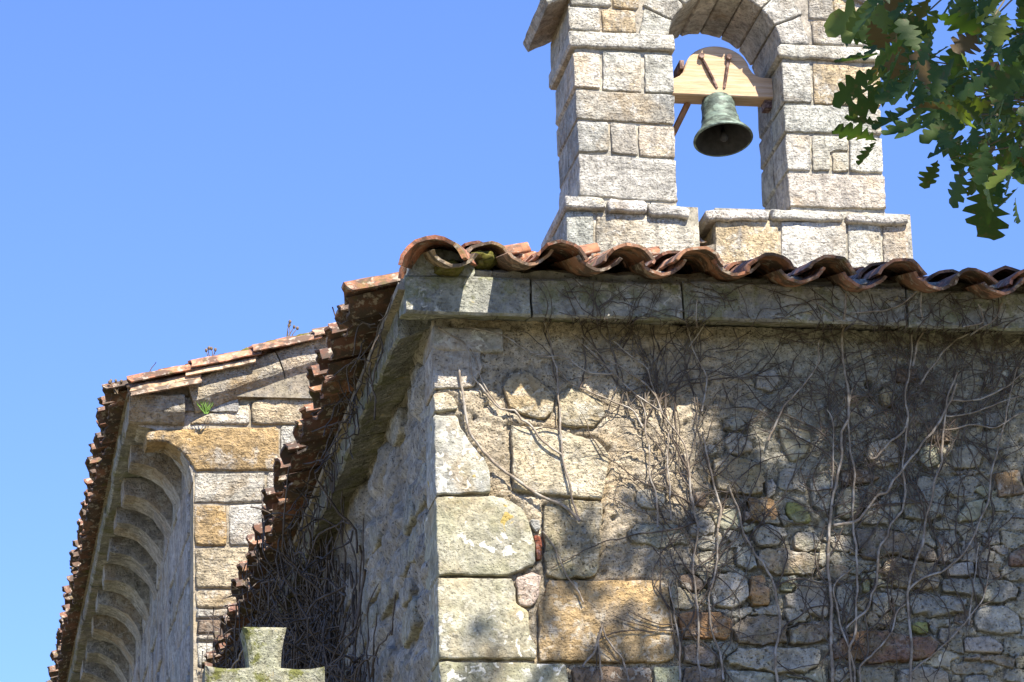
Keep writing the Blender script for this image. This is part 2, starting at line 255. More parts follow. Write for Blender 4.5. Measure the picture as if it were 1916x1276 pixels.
LEAVES = [
(-0.314,-7.863,4.194,-0.459,-7.824,4.215),
(-0.267,-7.672,4.258,-0.373,-7.624,4.285),
(-0.323,-7.711,4.195,-0.403,-7.658,4.187),
(-0.56,-8.46,3.834,-0.635,-8.434,3.79),
(-0.256,-7.477,4.242,-0.321,-7.439,4.199),
(-0.229,-7.525,4.206,-0.338,-7.522,4.158),
(-0.358,-7.994,4.02,-0.423,-7.988,3.974),
(-0.383,-7.88,3.983,-0.448,-7.864,3.989),
(-0.562,-8.44,3.718,-0.631,-8.457,3.731),
(-0.477,-8.152,3.834,-0.494,-8.108,3.816),
(-0.297,-7.652,4.106,-0.278,-7.663,4.043),
(-0.233,-7.633,4.133,-0.309,-7.627,4.067),
(-0.273,-7.82,4.028,-0.357,-7.819,3.972),
(-0.464,-8.481,3.745,-0.523,-8.429,3.716),
(-0.366,-8.263,3.837,-0.427,-8.261,3.789),
(-0.086,-7.425,4.146,-0.138,-7.373,4.114),
(-0.368,-8.149,3.805,-0.381,-8.095,3.768),
(-0.235,-7.885,3.903,-0.26,-7.844,3.841),
(-0.33,-8.246,3.749,-0.334,-8.197,3.719),
(-0.142,-7.723,3.949,-0.141,-7.648,3.848),
(-0.049,-7.511,4.046,-0.042,-7.509,3.987),
(-0.204,-8.08,3.788,-0.24,-8.087,3.742),
(-0.288,-8.305,3.679,-0.293,-8.323,3.624),
(-0.476,-8.204,4.066,-0.518,-8.174,4.027),
(-0.501,-8.507,3.845,-0.524,-8.51,3.909),
(-0.397,-8.143,3.986,-0.363,-8.139,3.908),
(-0.227,-7.629,4.201,-0.179,-7.655,4.247),
(-0.368,-8.164,3.948,-0.352,-8.141,3.868),
(-0.205,-7.745,4.099,-0.208,-7.806,4.17),
(-0.238,-7.475,4.345,-0.288,-7.486,4.282),
(-0.291,-7.712,4.218,-0.331,-7.657,4.163),
(-0.38,-8.455,3.684,-0.379,-8.407,3.618),
(-0.549,-8.591,3.832,-0.637,-8.584,3.762),
(-0.13,-7.334,4.322,-0.176,-7.312,4.239),
(-0.514,-8.453,3.876,-0.554,-8.458,3.766),
(-0.426,-8.166,4.084,-0.319,-8.142,4.089),
(-0.426,-8.195,4.058,-0.453,-8.152,4.006),
(-0.448,-8.299,3.999,-0.495,-8.237,3.944),
(-0.539,-8.537,3.888,-0.571,-8.477,3.834),
(-0.181,-7.56,4.286,-0.195,-7.539,4.211),
(-0.156,-7.261,4.391,-0.251,-7.258,4.43),
(-0.466,-8.201,3.973,-0.397,-8.254,3.981),
(-0.305,-7.945,4.12,-0.301,-7.892,4.053),
(-0.167,-7.584,4.34,-0.231,-7.526,4.265),
(-0.402,-8.113,4.023,-0.4,-8.059,3.948),
(-0.189,-7.363,4.456,-0.134,-7.332,4.362),
(-0.289,-7.729,4.176,-0.338,-7.67,4.104),
(-0.218,-7.499,4.385,-0.144,-7.46,4.292),
(-0.464,-8.378,3.903,-0.543,-8.346,3.91),
(-0.525,-8.346,3.869,-0.425,-8.36,3.881),
(-0.273,-7.79,4.236,-0.338,-7.793,4.13),
(-0.399,-7.722,4.225,-0.321,-7.705,4.195),
(-0.356,-8.008,4.2,-0.385,-7.997,4.127),
(-0.58,-8.569,3.91,-0.63,-8.551,3.844),
(-0.451,-8.288,3.972,-0.483,-8.278,3.89),
(-0.242,-7.524,4.416,-0.279,-7.531,4.313),
(-0.364,-7.907,4.256,-0.308,-7.851,4.162),
(-0.282,-7.725,4.138,-0.379,-7.738,4.115),
(-0.125,-7.322,4.358,-0.208,-7.274,4.384),
(-0.509,-8.416,3.918,-0.5,-8.351,3.845),
(-0.517,-8.302,3.992,-0.473,-8.242,3.936),
(-0.4,-8.235,3.893,-0.429,-8.266,3.998),
(-0.217,-7.301,4.471,-0.175,-7.314,4.369),
(-0.424,-8.227,4.037,-0.448,-8.161,3.959),
(-0.395,-8.257,3.992,-0.463,-8.247,4.029),
(-0.314,-7.766,4.092,-0.364,-7.826,4.175),
(-0.33,-7.914,4.205,-0.317,-7.889,4.112),
(-0.326,-7.798,4.132,-0.391,-7.799,4.09),
(-0.501,-8.595,3.845,-0.535,-8.545,3.782),
(-0.218,-7.389,4.387,-0.156,-7.386,4.312),
(-0.386,-8.242,4.077,-0.427,-8.186,3.998),
(-0.273,-7.584,4.37,-0.278,-7.576,4.239),
(-0.376,-7.942,4.142,-0.369,-7.882,4.061),
(-0.27,-7.527,4.384,-0.348,-7.472,4.316),
(-0.172,-7.527,4.441,-0.233,-7.463,4.351),
(-0.221,-7.378,4.387,-0.3,-7.359,4.406),
(-0.307,-7.797,4.268,-0.379,-7.804,4.192),
(-0.472,-8.414,3.863,-0.51,-8.401,3.786),
(0.066,-7.404,4.409,0.049,-7.396,4.286),
(0.083,-7.441,4.376,0.034,-7.392,4.297),
(-0.303,-8.289,3.973,-0.331,-8.288,3.9),
(-0.365,-8.372,3.896,-0.284,-8.351,3.842),
(-0.382,-8.491,3.837,-0.439,-8.439,3.833),
(0.006,-7.589,4.314,-0.056,-7.55,4.303),
(-0.049,-7.384,4.473,-0.034,-7.316,4.414),
(-0.309,-8.437,3.869,-0.281,-8.427,3.78),
(-0.17,-7.823,4.23,-0.139,-7.773,4.172),
(-0.111,-8.052,4.021,-0.208,-8.018,3.979),
(-0.032,-7.653,4.256,-0.036,-7.656,4.175),
(-0.367,-8.623,3.79,-0.399,-8.559,3.741),
(-0.126,-8.028,4.111,-0.181,-8.013,4.057),
(-0.314,-8.41,3.853,-0.364,-8.404,3.79),
(-0.339,-8.332,4.028,-0.347,-8.308,3.92),
(0.024,-7.751,4.201,0.008,-7.677,4.133),
(-0.338,-8.224,3.976,-0.316,-8.235,3.901),
(-0.47,-8.521,3.91,-0.384,-8.48,3.894),
(-0.202,-8.027,4.16,-0.207,-8.024,4.048),
(0.042,-7.36,4.302,-0.066,-7.36,4.337),
(-0.222,-8.06,3.995,-0.337,-8.037,3.994),
(-0.351,-8.566,3.947,-0.413,-8.53,3.871),
(-0.219,-8.13,4.136,-0.297,-8.12,4.088),
(-0.018,-7.368,4.502,-0.063,-7.336,4.437),
(-0.361,-8.522,3.886,-0.357,-8.455,3.82),
(-0.249,-8.333,3.886,-0.29,-8.307,3.845),
(-0.259,-8.125,4.047,-0.181,-8.132,3.964),
(-0.318,-8.31,3.899,-0.272,-8.32,3.846),
(-0.092,-7.519,4.268,-0.106,-7.515,4.185),
(-0.176,-7.864,4.182,-0.245,-7.875,4.112),
(-0.236,-8.143,4.074,-0.302,-8.098,4.055),
(-0.032,-7.752,4.141,-0.116,-7.709,4.082),
(-0.046,-7.737,4.11,-0.156,-7.75,4.134),
(-0.279,-8.476,3.925,-0.279,-8.486,3.851),
(-0.255,-8.231,3.924,-0.356,-8.267,3.935),
(-0.265,-8.176,4.106,-0.339,-8.101,4.068),
(-0.181,-8.084,4.131,-0.159,-8.059,4.073),
(-0.251,-8.508,3.838,-0.331,-8.51,3.783),
(0.105,-7.408,4.402,0.079,-7.338,4.339),
(-0.203,-8.057,4.122,-0.169,-7.988,4.039),
(-0.061,-7.81,4.053,-0.164,-7.841,4.056),
(0.079,-7.47,4.328,-0.024,-7.474,4.306),
(-0.202,-7.895,4.218,-0.152,-7.898,4.152),
(0.009,-7.801,4.093,-0.092,-7.819,4.086),
(-0.291,-8.601,3.86,-0.324,-8.531,3.8),
(-0.261,-8.185,3.975,-0.313,-8.118,3.919),
(-0.144,-8.12,3.969,-0.247,-8.13,3.954),
(-0.381,-8.608,3.878,-0.411,-8.592,3.809),
(-0.16,-8.08,3.968,-0.25,-8.067,4.037),
(0.017,-7.585,4.306,0.012,-7.545,4.222),
(-0.2,-8.266,3.992,-0.247,-8.23,3.936),
(-0.173,-8.233,3.987,-0.231,-8.212,3.888),
(0.166,-7.365,4.328,0.051,-7.321,4.336),
(-0.165,-7.971,4.203,-0.106,-7.974,4.101),
(-0.083,-8.124,4.029,-0.15,-8.092,4.019),
(-0.013,-7.814,4.122,-0.052,-7.817,4.027),
(-0.06,-7.678,4.227,0.01,-7.697,4.185),
(0.016,-7.422,4.295,-0.061,-7.403,4.321),
(-0.364,-8.558,3.89,-0.257,-8.549,3.881),
(-0.188,-7.938,4.176,-0.142,-7.93,4.067),
(0.024,-7.343,4.384,-0.004,-7.308,4.317),
(-0.261,-8.409,4.002,-0.301,-8.363,3.934),
(-0.378,-8.526,3.799,-0.279,-8.56,3.789),
(0.13,-7.414,4.351,0.097,-7.365,4.286),
(-0.267,-8.513,3.888,-0.308,-8.52,3.821),
(0.022,-7.668,4.356,-0.051,-7.602,4.302),
(0.164,-7.405,4.292,0.024,-7.422,4.292),
(-0.369,-8.376,4.036,-0.363,-8.354,3.957),
(-0.343,-8.51,3.837,-0.302,-8.533,3.765),
(-0.015,-7.744,4.249,-0.083,-7.673,4.222),
(-0.169,-8.189,3.807,-0.236,-8.145,3.787),
(-0.139,-8.219,3.854,-0.209,-8.175,3.823),
(-0.23,-8.192,3.846,-0.185,-8.219,3.762),
(-0.078,-7.694,4.053,-0.153,-7.713,4.074),
(-0.087,-7.252,4.262,-0.019,-7.268,4.145),
(-0.419,-8.565,3.671,-0.426,-8.546,3.576),
(-0.122,-7.906,3.993,-0.22,-7.873,3.931),
(-0.249,-8.239,3.916,-0.298,-8.182,3.833),
(-0.195,-8.088,3.979,-0.227,-8.017,3.915),
(-0.371,-8.529,3.685,-0.321,-8.497,3.65),
(0.019,-7.465,4.083,-0.09,-7.406,4.046),
(0.101,-7.309,4.271,0.119,-7.296,4.135),
(-0.202,-7.966,3.988,-0.208,-7.972,3.906),
(-0.178,-8.089,3.919,-0.276,-8.043,3.956),
(-0.053,-7.485,4.191,-0.14,-7.497,4.187),
(-0.3,-8.539,3.653,-0.299,-8.523,3.585),
(-0.258,-8.072,3.873,-0.278,-7.996,3.811),
(-0.22,-7.95,3.989,-0.179,-7.882,3.916),
(-0.363,-8.208,3.81,-0.297,-8.214,3.786),
(-0.116,-7.929,3.996,-0.09,-7.873,3.912),
(-0.477,-8.516,3.712,-0.459,-8.519,3.65),
(0.05,-7.343,4.174,-0.023,-7.309,4.122),
(0.127,-7.302,4.13,0.065,-7.239,4.115),
(-0.148,-7.593,4.124,-0.173,-7.568,4.028),
(-0.029,-7.878,4.026,-0.074,-7.847,3.957),
(-0.183,-7.994,3.985,-0.182,-8.01,3.904),
(0.017,-7.314,4.308,-0.002,-7.25,4.206),
(-0.046,-7.756,4.04,-0.125,-7.753,3.999),
(0.121,-7.406,4.194,0.09,-7.357,4.141),
(-0.347,-8.52,3.664,-0.419,-8.524,3.594),
(-0.043,-7.772,4.007,-0.105,-7.784,3.94),
(-0.173,-7.679,3.976,-0.219,-7.685,4.088),
(-0.167,-8.196,3.838,-0.237,-8.158,3.891),
(-0.294,-8.313,3.86,-0.303,-8.246,3.809),
(-0.254,-8.124,3.928,-0.34,-8.085,3.906),
(-0.209,-7.94,4.018,-0.283,-7.91,3.951),
(-0.307,-8.38,3.728,-0.308,-8.314,3.66),
(-0.14,-8.018,3.873,-0.235,-7.967,3.878),
(-0.354,-8.239,3.878,-0.286,-8.225,3.842),
(-0.267,-8.405,3.647,-0.364,-8.416,3.678),
(-0.263,-8.527,3.687,-0.341,-8.484,3.673),
(-0.293,-8.141,3.889,-0.313,-8.157,3.808),
(0.087,-7.437,4.17,0.028,-7.373,4.153),
(-0.079,-7.902,3.91,-0.124,-7.883,3.852),
(-0.194,-7.848,4.087,-0.197,-7.776,4.014),
(-0.227,-8.47,3.752,-0.306,-8.471,3.673),
(0.03,-7.284,4.305,0.093,-7.267,4.24),
(-0.204,-8.328,3.825,-0.191,-8.262,3.756),
(-0.033,-7.344,4.192,0.01,-7.356,4.091),
(0.063,-7.351,4.157,-0.037,-7.346,4.196),
(-0.368,-8.209,3.782,-0.288,-8.25,3.746),
(-0.111,-7.592,4.065,-0.139,-7.519,4.025),
(-0.472,-8.458,3.783,-0.396,-8.485,3.715),
(-0.195,-8.124,3.914,-0.234,-8.081,3.877),
(-0.2,-7.696,3.995,-0.09,-7.741,4.0),
(-0.35,-8.389,3.721,-0.387,-8.368,3.649),
(-0.008,-7.583,3.985,-0.036,-7.572,4.075),
(0.039,-7.484,4.184,0.002,-7.459,4.079),
(-0.053,-7.632,4.072,0.015,-7.631,4.031),
(-0.354,-8.515,3.668,-0.29,-8.51,3.612),
(-0.099,-7.307,4.379,-0.177,-7.25,4.302),
(-0.436,-8.281,3.899,-0.427,-8.304,3.81),
(-0.211,-7.595,4.195,-0.143,-7.563,4.141),
(-0.191,-7.582,4.214,-0.21,-7.531,4.134),
(-0.184,-7.474,4.284,-0.211,-7.424,4.234),
(-0.29,-7.952,4.027,-0.353,-7.961,3.936),
(-0.173,-7.763,4.102,-0.253,-7.698,4.063),
(-0.416,-8.307,3.837,-0.37,-8.316,3.789),
(-0.496,-8.476,3.845,-0.526,-8.465,3.765),
(-0.402,-8.387,3.897,-0.429,-8.313,3.817),
(-0.345,-8.062,4.028,-0.304,-8.056,3.975),
(-0.087,-7.452,4.261,-0.143,-7.388,4.186),
(-0.182,-7.518,4.188,-0.08,-7.478,4.14),
(-0.379,-8.345,3.877,-0.452,-8.343,3.832),
(-0.453,-8.314,3.832,-0.385,-8.363,3.814),
(-0.446,-8.408,3.875,-0.451,-8.428,3.785),
(-0.239,-8.496,3.844,-0.335,-8.449,3.861),
(-0.261,-8.486,3.708,-0.299,-8.506,3.631),
(0.099,-7.563,4.221,0.202,-7.585,4.245),
(-0.087,-8.061,4.069,-0.184,-8.051,4.004),
(-0.3,-8.507,3.748,-0.261,-8.477,3.668),
(0.115,-7.534,4.378,0.095,-7.51,4.26),
(0.049,-8.0,4.187,-0.061,-7.968,4.195),
(-0.188,-8.445,3.884,-0.252,-8.426,3.846),
(-0.302,-8.531,3.911,-0.282,-8.55,3.83),
(-0.241,-8.456,3.646,-0.298,-8.494,3.696),
(-0.175,-8.522,3.855,-0.248,-8.495,3.8),
(-0.134,-8.393,4.066,-0.113,-8.395,3.987),
(-0.111,-8.17,3.958,-0.02,-8.191,3.958),
(-0.054,-8.099,3.997,-0.084,-8.1,3.902),
(-0.172,-8.188,3.854,-0.129,-8.201,3.766),
(-0.242,-8.556,3.721,-0.296,-8.518,3.717),
(-0.2,-8.588,3.981,-0.19,-8.604,3.877),
(-0.151,-8.238,4.109,-0.122,-8.21,4.017),
(0.108,-7.796,4.033,0.046,-7.778,3.957),
(0.151,-7.522,4.46,0.181,-7.471,4.383),
(0.006,-8.071,3.812,-0.034,-8.058,3.875),
(-0.14,-8.259,3.91,-0.093,-8.292,3.954),
(-0.115,-8.323,3.978,-0.072,-8.307,3.895),
(0.041,-7.608,4.453,0.079,-7.605,4.346),
(-0.002,-7.957,4.017,-0.089,-7.962,4.026),
(0.158,-7.443,4.455,0.208,-7.433,4.398),
(-0.266,-8.576,3.811,-0.342,-8.567,3.738),
(-0.243,-8.502,3.943,-0.219,-8.484,4.029),
(-0.272,-8.55,3.832,-0.289,-8.538,3.937),
(-0.081,-8.265,3.79,-0.138,-8.294,3.834),
(-0.016,-7.716,4.336,-0.017,-7.655,4.268),
(0.152,-7.665,4.155,0.118,-7.617,4.048),
(-0.132,-8.256,3.92,-0.218,-8.264,3.868),
(-0.157,-8.177,4.106,-0.208,-8.137,4.011),
(0.056,-7.839,4.058,0.073,-7.801,3.981),
(-0.049,-8.225,3.847,-0.131,-8.25,3.807),
(-0.271,-8.662,3.877,-0.27,-8.624,3.819),
(0.114,-7.703,4.281,0.06,-7.64,4.257),
(-0.006,-7.693,4.193,-0.02,-7.64,4.087),
(-0.201,-8.435,4.028,-0.136,-8.423,3.974),
(-0.505,-8.168,4.16,-0.426,-8.178,4.085),
(-0.137,-7.807,4.363,-0.183,-7.795,4.283),
(-0.155,-7.815,4.346,-0.247,-7.811,4.287),
(-0.554,-8.602,3.922,-0.632,-8.596,3.882),
(-0.593,-8.418,4.064,-0.532,-8.439,4.049),
(-0.356,-8.64,3.928,-0.432,-8.648,3.923),
(-0.239,-8.345,4.117,-0.18,-8.323,4.077),
(-0.125,-7.982,4.313,-0.156,-7.902,4.24),
(-0.214,-8.029,4.344,-0.199,-8.01,4.241),
(-0.155,-7.789,4.388,-0.094,-7.744,4.291),
(-0.313,-8.361,4.076,-0.26,-8.33,4.038),
(-0.374,-7.957,4.305,-0.304,-7.915,4.231),
(-0.307,-8.038,4.129,-0.254,-8.049,4.201),
(0.012,-7.682,4.492,0.102,-7.673,4.43),
(-0.342,-8.467,4.007,-0.244,-8.426,3.979),
(-0.318,-8.591,3.971,-0.337,-8.525,3.918),
(-0.136,-8.252,4.149,-0.173,-8.204,4.072),
(0.071,-7.398,4.538,0.153,-7.391,4.475),
(-0.353,-8.609,3.969,-0.442,-8.625,3.921),
(-0.453,-8.269,4.1,-0.45,-8.214,4.038),
(-0.279,-7.894,4.283,-0.364,-7.893,4.247),
(-0.476,-8.514,4.088,-0.455,-8.514,4.019),
(-0.198,-8.206,4.146,-0.226,-8.173,4.058),
(-0.455,-8.286,4.114,-0.511,-8.241,4.1),
(-0.337,-7.613,4.419,-0.236,-7.591,4.442),
(-0.459,-8.062,4.189,-0.449,-8.065,4.118),
(0.066,-7.724,4.4,0.037,-7.696,4.32),
(-0.247,-8.487,4.03,-0.265,-8.444,3.931),
(-0.384,-8.1,4.274,-0.313,-8.052,4.235),
(-0.132,-7.651,4.479,-0.147,-7.629,4.396),
(-0.233,-7.335,4.638,-0.165,-7.299,4.551),
(-0.411,-8.472,4.063,-0.39,-8.493,3.994),
(-0.216,-7.792,4.451,-0.208,-7.766,4.368),
(-0.337,-7.999,4.217,-0.404,-8.012,4.161),
(-0.186,-8.311,4.151,-0.196,-8.235,4.069),
(-0.221,-8.138,4.296,-0.217,-8.095,4.196),
(-0.552,-8.573,4.037,-0.514,-8.517,3.979),
(0.046,-7.664,4.454,0.044,-7.597,4.399),
(0.048,-7.524,4.521,0.108,-7.468,4.461),
(-0.006,-7.692,4.295,-0.026,-7.734,4.357),
(-0.065,-7.765,4.322,-0.157,-7.77,4.281),
(-0.386,-8.16,4.197,-0.427,-8.139,4.13),
(0.072,-7.713,4.432,0.0,-7.705,4.319),
(-0.25,-7.652,4.426,-0.27,-7.617,4.327),
(-0.291,-8.426,4.085,-0.301,-8.363,4.049),
(-0.091,-8.159,4.226,-0.138,-8.107,4.186),
(-0.059,-7.521,4.562,-0.12,-7.51,4.473),
(-0.28,-8.289,4.167,-0.289,-8.253,4.098),
(-0.209,-7.745,4.337,-0.12,-7.748,4.39),
(-0.006,-7.922,4.32,-0.07,-7.864,4.251)]

LIT = [[(-0.236,6.551),(0.342,6.334),(1.082,6.143),(1.166,5.982),(1.089,5.794),(0.996,5.723),(0.836,5.674),(0.765,5.581),(0.714,5.421),(0.684,5.217),(0.84,5.22),(0.926,5.154),(0.922,5.064),(0.806,4.929),(0.649,4.872),(0.387,4.88),(0.302,4.945),(0.255,4.835),(0.166,4.768),(-0.265,4.764)],[(1.017,5.7),(1.105,5.656),(1.164,5.474),(1.132,5.27),(1.04,5.223),(1.005,5.426)],[(1.175,5.704),(1.315,5.776),(1.377,5.662),(1.393,5.524),(1.479,5.434),(1.606,5.277),(1.514,5.253),(1.384,5.364),(1.274,5.408),(1.18,5.338),(1.144,5.52)],[(1.058,5.111),(1.214,5.113),(1.208,4.99),(1.052,4.999)],[(1.301,5.272),(1.39,5.262),(1.383,5.127),(1.282,5.137)],[(1.538,5.688),(1.678,5.738),(1.666,5.53),(1.533,5.596)],[(1.65,5.46),(1.742,5.462),(1.733,5.325),(1.642,5.323)],[(1.872,6.081),(1.977,6.084),(1.97,5.983),(1.866,5.98)]]
DARK = [[(0.491,5.394),(0.538,5.474),(0.601,5.373),(0.643,5.284),(0.572,5.171),(0.591,5.082),(0.459,5.08),(0.441,5.214)],[(0.636,5.105),(0.724,5.084),(0.72,4.995),(0.654,4.994)]]

# ------------------------------------------------------------------ helpers: linking, tagging, meshes
COL = SC.collection
WL = {}


def wloc(o):
    return WL[o.name] if o is not None else V((0, 0, 0))


def put(o, parent, loc):
    """link o with its origin at the world point loc, as a child of parent (parents are never rotated)"""
    COL.objects.link(o)
    loc = V(loc)
    WL[o.name] = loc
    if parent is not None:
        o.parent = parent
    o.location = loc - wloc(parent)
    return o


def thing(name, label, cat, loc, group=None):
    o = bpy.data.objects.new(name, None)
    o.empty_display_size = 0.2
    put(o, None, loc)
    return tag(o, label, cat, group)


def tag(o, label=None, cat=None, group=None, kind=None):
    if label: o['label'] = label
    if cat: o['category'] = cat
    if group: o['group'] = group
    if kind: o['kind'] = kind
    return o


def mesh_obj(name, verts, faces, mat, parent=None, loc=None, color=(1, 1, 1), smooth=True):
    verts = [V(v) for v in verts]
    if loc is None:
        loc = sum(verts, V()) / len(verts)
    loc = V(loc)
    me = bpy.data.meshes.new(name)
    me.from_pydata([tuple(v - loc) for v in verts], [], faces)
    if smooth:
        me.polygons.foreach_set('use_smooth', [True] * len(me.polygons))
    me.materials.append(mat)
    me.update()
    o = bpy.data.objects.new(name, me)
    o.color = (*color, 1)
    return put(o, parent, loc)


def recalc(o):
    bm = bmesh.new(); bm.from_mesh(o.data)
    bmesh.ops.recalc_face_normals(bm, faces=bm.faces)
    bm.to_mesh(o.data); bm.free()
    return o


class Acc:
    def __init__(s): s.v, s.f = [], []

    def add(s, vs, fs):
        n = len(s.v); s.v += list(vs); s.f += [tuple(i + n for i in f) for f in fs]

    def obj(s, name, mat, parent=None, loc=None, color=(1, 1, 1), smooth=True):
        return mesh_obj(name, s.v, s.f, mat, parent, loc, color, smooth)


def nvec(p):
    return V((noise.noise(p), noise.noise(p + V((31.7, 11.3, 5.9))), noise.noise(p + V((7.1, 47.9, 23.3)))))


def fbm(p, f, o=4):
    return noise.fractal(V(p) * f, 0.8, 2.0, o)


def jit(c, a=0.12, rnd=R):
    k = 1 + rnd.uniform(-a, a)
    return tuple(max(0.01, x * k * (1 + rnd.uniform(-a, a) * .2)) for x in c)


# ------------------------------------------------------------------ helpers: materials
class NT:
    def __init__(s, name):
        s.m = bpy.data.materials.new(name); s.m.use_nodes = True
        s.t = s.m.node_tree; s.t.nodes.clear()
        s.out = s.n('ShaderNodeOutputMaterial')

    def n(s, typ, **kw):
        nd = s.t.nodes.new(typ)
        for k, v in kw.items(): setattr(nd, k, v)
        return nd

    def set(s, nd, key, val):
        if val is None: return
        if isinstance(val, bpy.types.NodeSocket): s.t.links.new(val, nd.inputs[key])
        else: nd.inputs[key].default_value = val

    def math(s, op, a, b=None, clamp=False):
        nd = s.n('ShaderNodeMath', operation=op, use_clamp=clamp)
        s.set(nd, 0, a); s.set(nd, 1, b)
        return nd.outputs[0]

    def vmath(s, op, a, b=None):
        nd = s.n('ShaderNodeVectorMath', operation=op)
        s.set(nd, 0, a); s.set(nd, 1, b)
        return nd.outputs[0]

    def noise(s, vec, scale, detail=4, rough=.55, dist=0):
        nd = s.n('ShaderNodeTexNoise')
        s.set(nd, 'Vector', vec); s.set(nd, 'Scale', scale); s.set(nd, 'Detail', detail)
        s.set(nd, 'Roughness', rough); s.set(nd, 'Distortion', dist)
        return nd.outputs['Fac']

    def vor(s, vec, scale, feature='F1'):
        nd = s.n('ShaderNodeTexVoronoi', feature=feature)
        s.set(nd, 'Vector', vec); s.set(nd, 'Scale', scale)
        return nd

    def step(s, fac, a, b, c=0.0, d=1.0):
        nd = s.n('ShaderNodeMapRange', interpolation_type='SMOOTHSTEP')
        s.set(nd, 'Value', fac); s.set(nd, 'From Min', a); s.set(nd, 'From Max', b); s.set(nd, 'To Min', c); s.set(nd, 'To Max', d)
        return nd.outputs[0]

    def mix(s, fac, a, b, mode='MIX'):
        nd = s.n('ShaderNodeMix', data_type='RGBA', blend_type=mode)
        for key, val in ((0, fac), (6, a), (7, b)):
            if isinstance(val, tuple) and len(val) == 3: val = (*val, 1)
            s.set(nd, key, val)
        return nd.outputs[2]

    def grey(s, f):
        nd = s.n('ShaderNodeCombineColor')
        for i in range(3): s.set(nd, i, f)
        return nd.outputs[0]

    def bsdf(s, col, rough=.9, height=None, strength=.5, dist=.01, spec=.25, metal=0.0):
        b = s.n('ShaderNodeBsdfPrincipled')
        if isinstance(col, tuple): col = (*col, 1)
        s.set(b, 'Base Color', col); s.set(b, 'Roughness', rough); s.set(b, 'Specular IOR Level', spec); s.set(b, 'Metallic', metal)
        if height is not None:
            bp = s.n('ShaderNodeBump')
            s.set(bp, 'Height', height); s.set(bp, 'Strength', strength); s.set(bp, 'Distance', dist)
            s.t.links.new(bp.outputs[0], b.inputs['Normal'])
        s.t.links.new(b.outputs[0], s.out.inputs['Surface'])
        return b


def stone_mat(name, stain=.5, patina=.5, white=.5, spots=.3, moss=.0, pits=.6, bump=.7, bdist=.012, strata=.5, fine=1.0, aged=None, streak=0.0):
    t = NT(name)
    geo = t.n('ShaderNodeNewGeometry'); oi = t.n('ShaderNodeObjectInfo')
    off = t.math('MULTIPLY', oi.outputs['Random'], 43.0)
    cmb = t.n('ShaderNodeCombineXYZ')
    for i in range(3): t.set(cmb, i, off)
    p = t.vmath('ADD', geo.outputs['Position'], cmb.outputs[0])
    base = oi.outputs['Color']
    n1 = t.noise(p, 4.0 * fine, 4, .6); n2 = t.noise(p, 21.0 * fine, 5, .72); n3 = t.noise(p, 85.0 * fine, 3, .65)
    c = t.mix(1.0, base, t.grey(t.step(n1, .28, .72, .72, 1.22)), 'MULTIPLY')
    c = t.mix(1.0, c, t.grey(t.step(n2, .30, .70, .60, 1.28)), 'MULTIPLY')
    if stain: c = t.mix(t.math('MULTIPLY', t.step(t.noise(p, 2.7 * fine, 5, .6, .4), .47, .68), stain), c, (.46, .30, .12))
    if patina: c = t.mix(t.math('MULTIPLY', t.step(t.noise(p, 6.5 * fine, 5, .66, .3), .5, .64), patina), c, (.17, .17, .165))
    if white: c = t.mix(t.math('MULTIPLY', t.step(t.noise(p, 13.0 * fine, 5, .7, .5), .54, .64), white), c, (.62, .60, .54))
    if spots:
        # crusts of pale lichen in drifts, with a few yellow ones
        drift = t.step(t.noise(p, 3.1 * fine, 3, .5), .42, .58)
        blobs = t.step(t.noise(p, 19.0 * fine, 2, .45, 1.2), .585, .62)
        c = t.mix(t.math('MULTIPLY', t.math('MULTIPLY', blobs, drift), spots), c, (.62, .60, .52))
        yb = t.step(t.noise(p, 13.0 * fine, 2, .4, .8), .70, .73)
        c = t.mix(t.math('MULTIPLY', yb, spots * .8), c, (.44, .31, .07))
    if streak:    # rain streaks down the face
        mp_ = t.n('ShaderNodeMapping'); t.set(mp_, 'Vector', geo.outputs['Position']); mp_.inputs['Scale'].default_value = (14, 14, 1.6)
        c = t.mix(t.math('MULTIPLY', t.step(t.noise(mp_.outputs[0], 1.0, 5, .6, .3), .52, .68), streak), c, (.16, .155, .14))
    if moss: c = t.mix(t.math('MULTIPLY', t.step(t.noise(p, 8.0 * fine, 5, .7), .48, .6), moss), c, (.13, .135, .03))
    if aged:      # bare old joints, grown over with grey-green crust where the render has gone
        at = t.n('ShaderNodeAttribute', attribute_name='render_lost')
        c = t.mix(at.outputs['Fac'], c, t.mix(1.0, aged, t.grey(t.step(n2, .3, .7, .55, 1.4)), 'MULTIPLY'))
    pit = t.step(n3, .33, .42)
    c = t.mix(t.math('MULTIPLY', t.math('SUBTRACT', 1.0, pit), pits), c, (.05, .045, .04))
    sc = t.n('ShaderNodeMapping'); t.set(sc, 'Vector', p); sc.inputs['Scale'].default_value = (9 * fine, 9 * fine, 62 * fine)
    st = t.noise(sc.outputs[0], 1.0, 5, .6, .4)
    big = n2
    h = t.math('ADD', t.math('MULTIPLY', big, 1.4), t.math('MULTIPLY', st, strata))
    h = t.math('ADD', h, t.math('MULTIPLY', pit, .25))
    h = t.math('ADD', h, t.math('MULTIPLY', n3, .3))
    t.bsdf(c, .93, h, bump, bdist, .15)
    return t.m


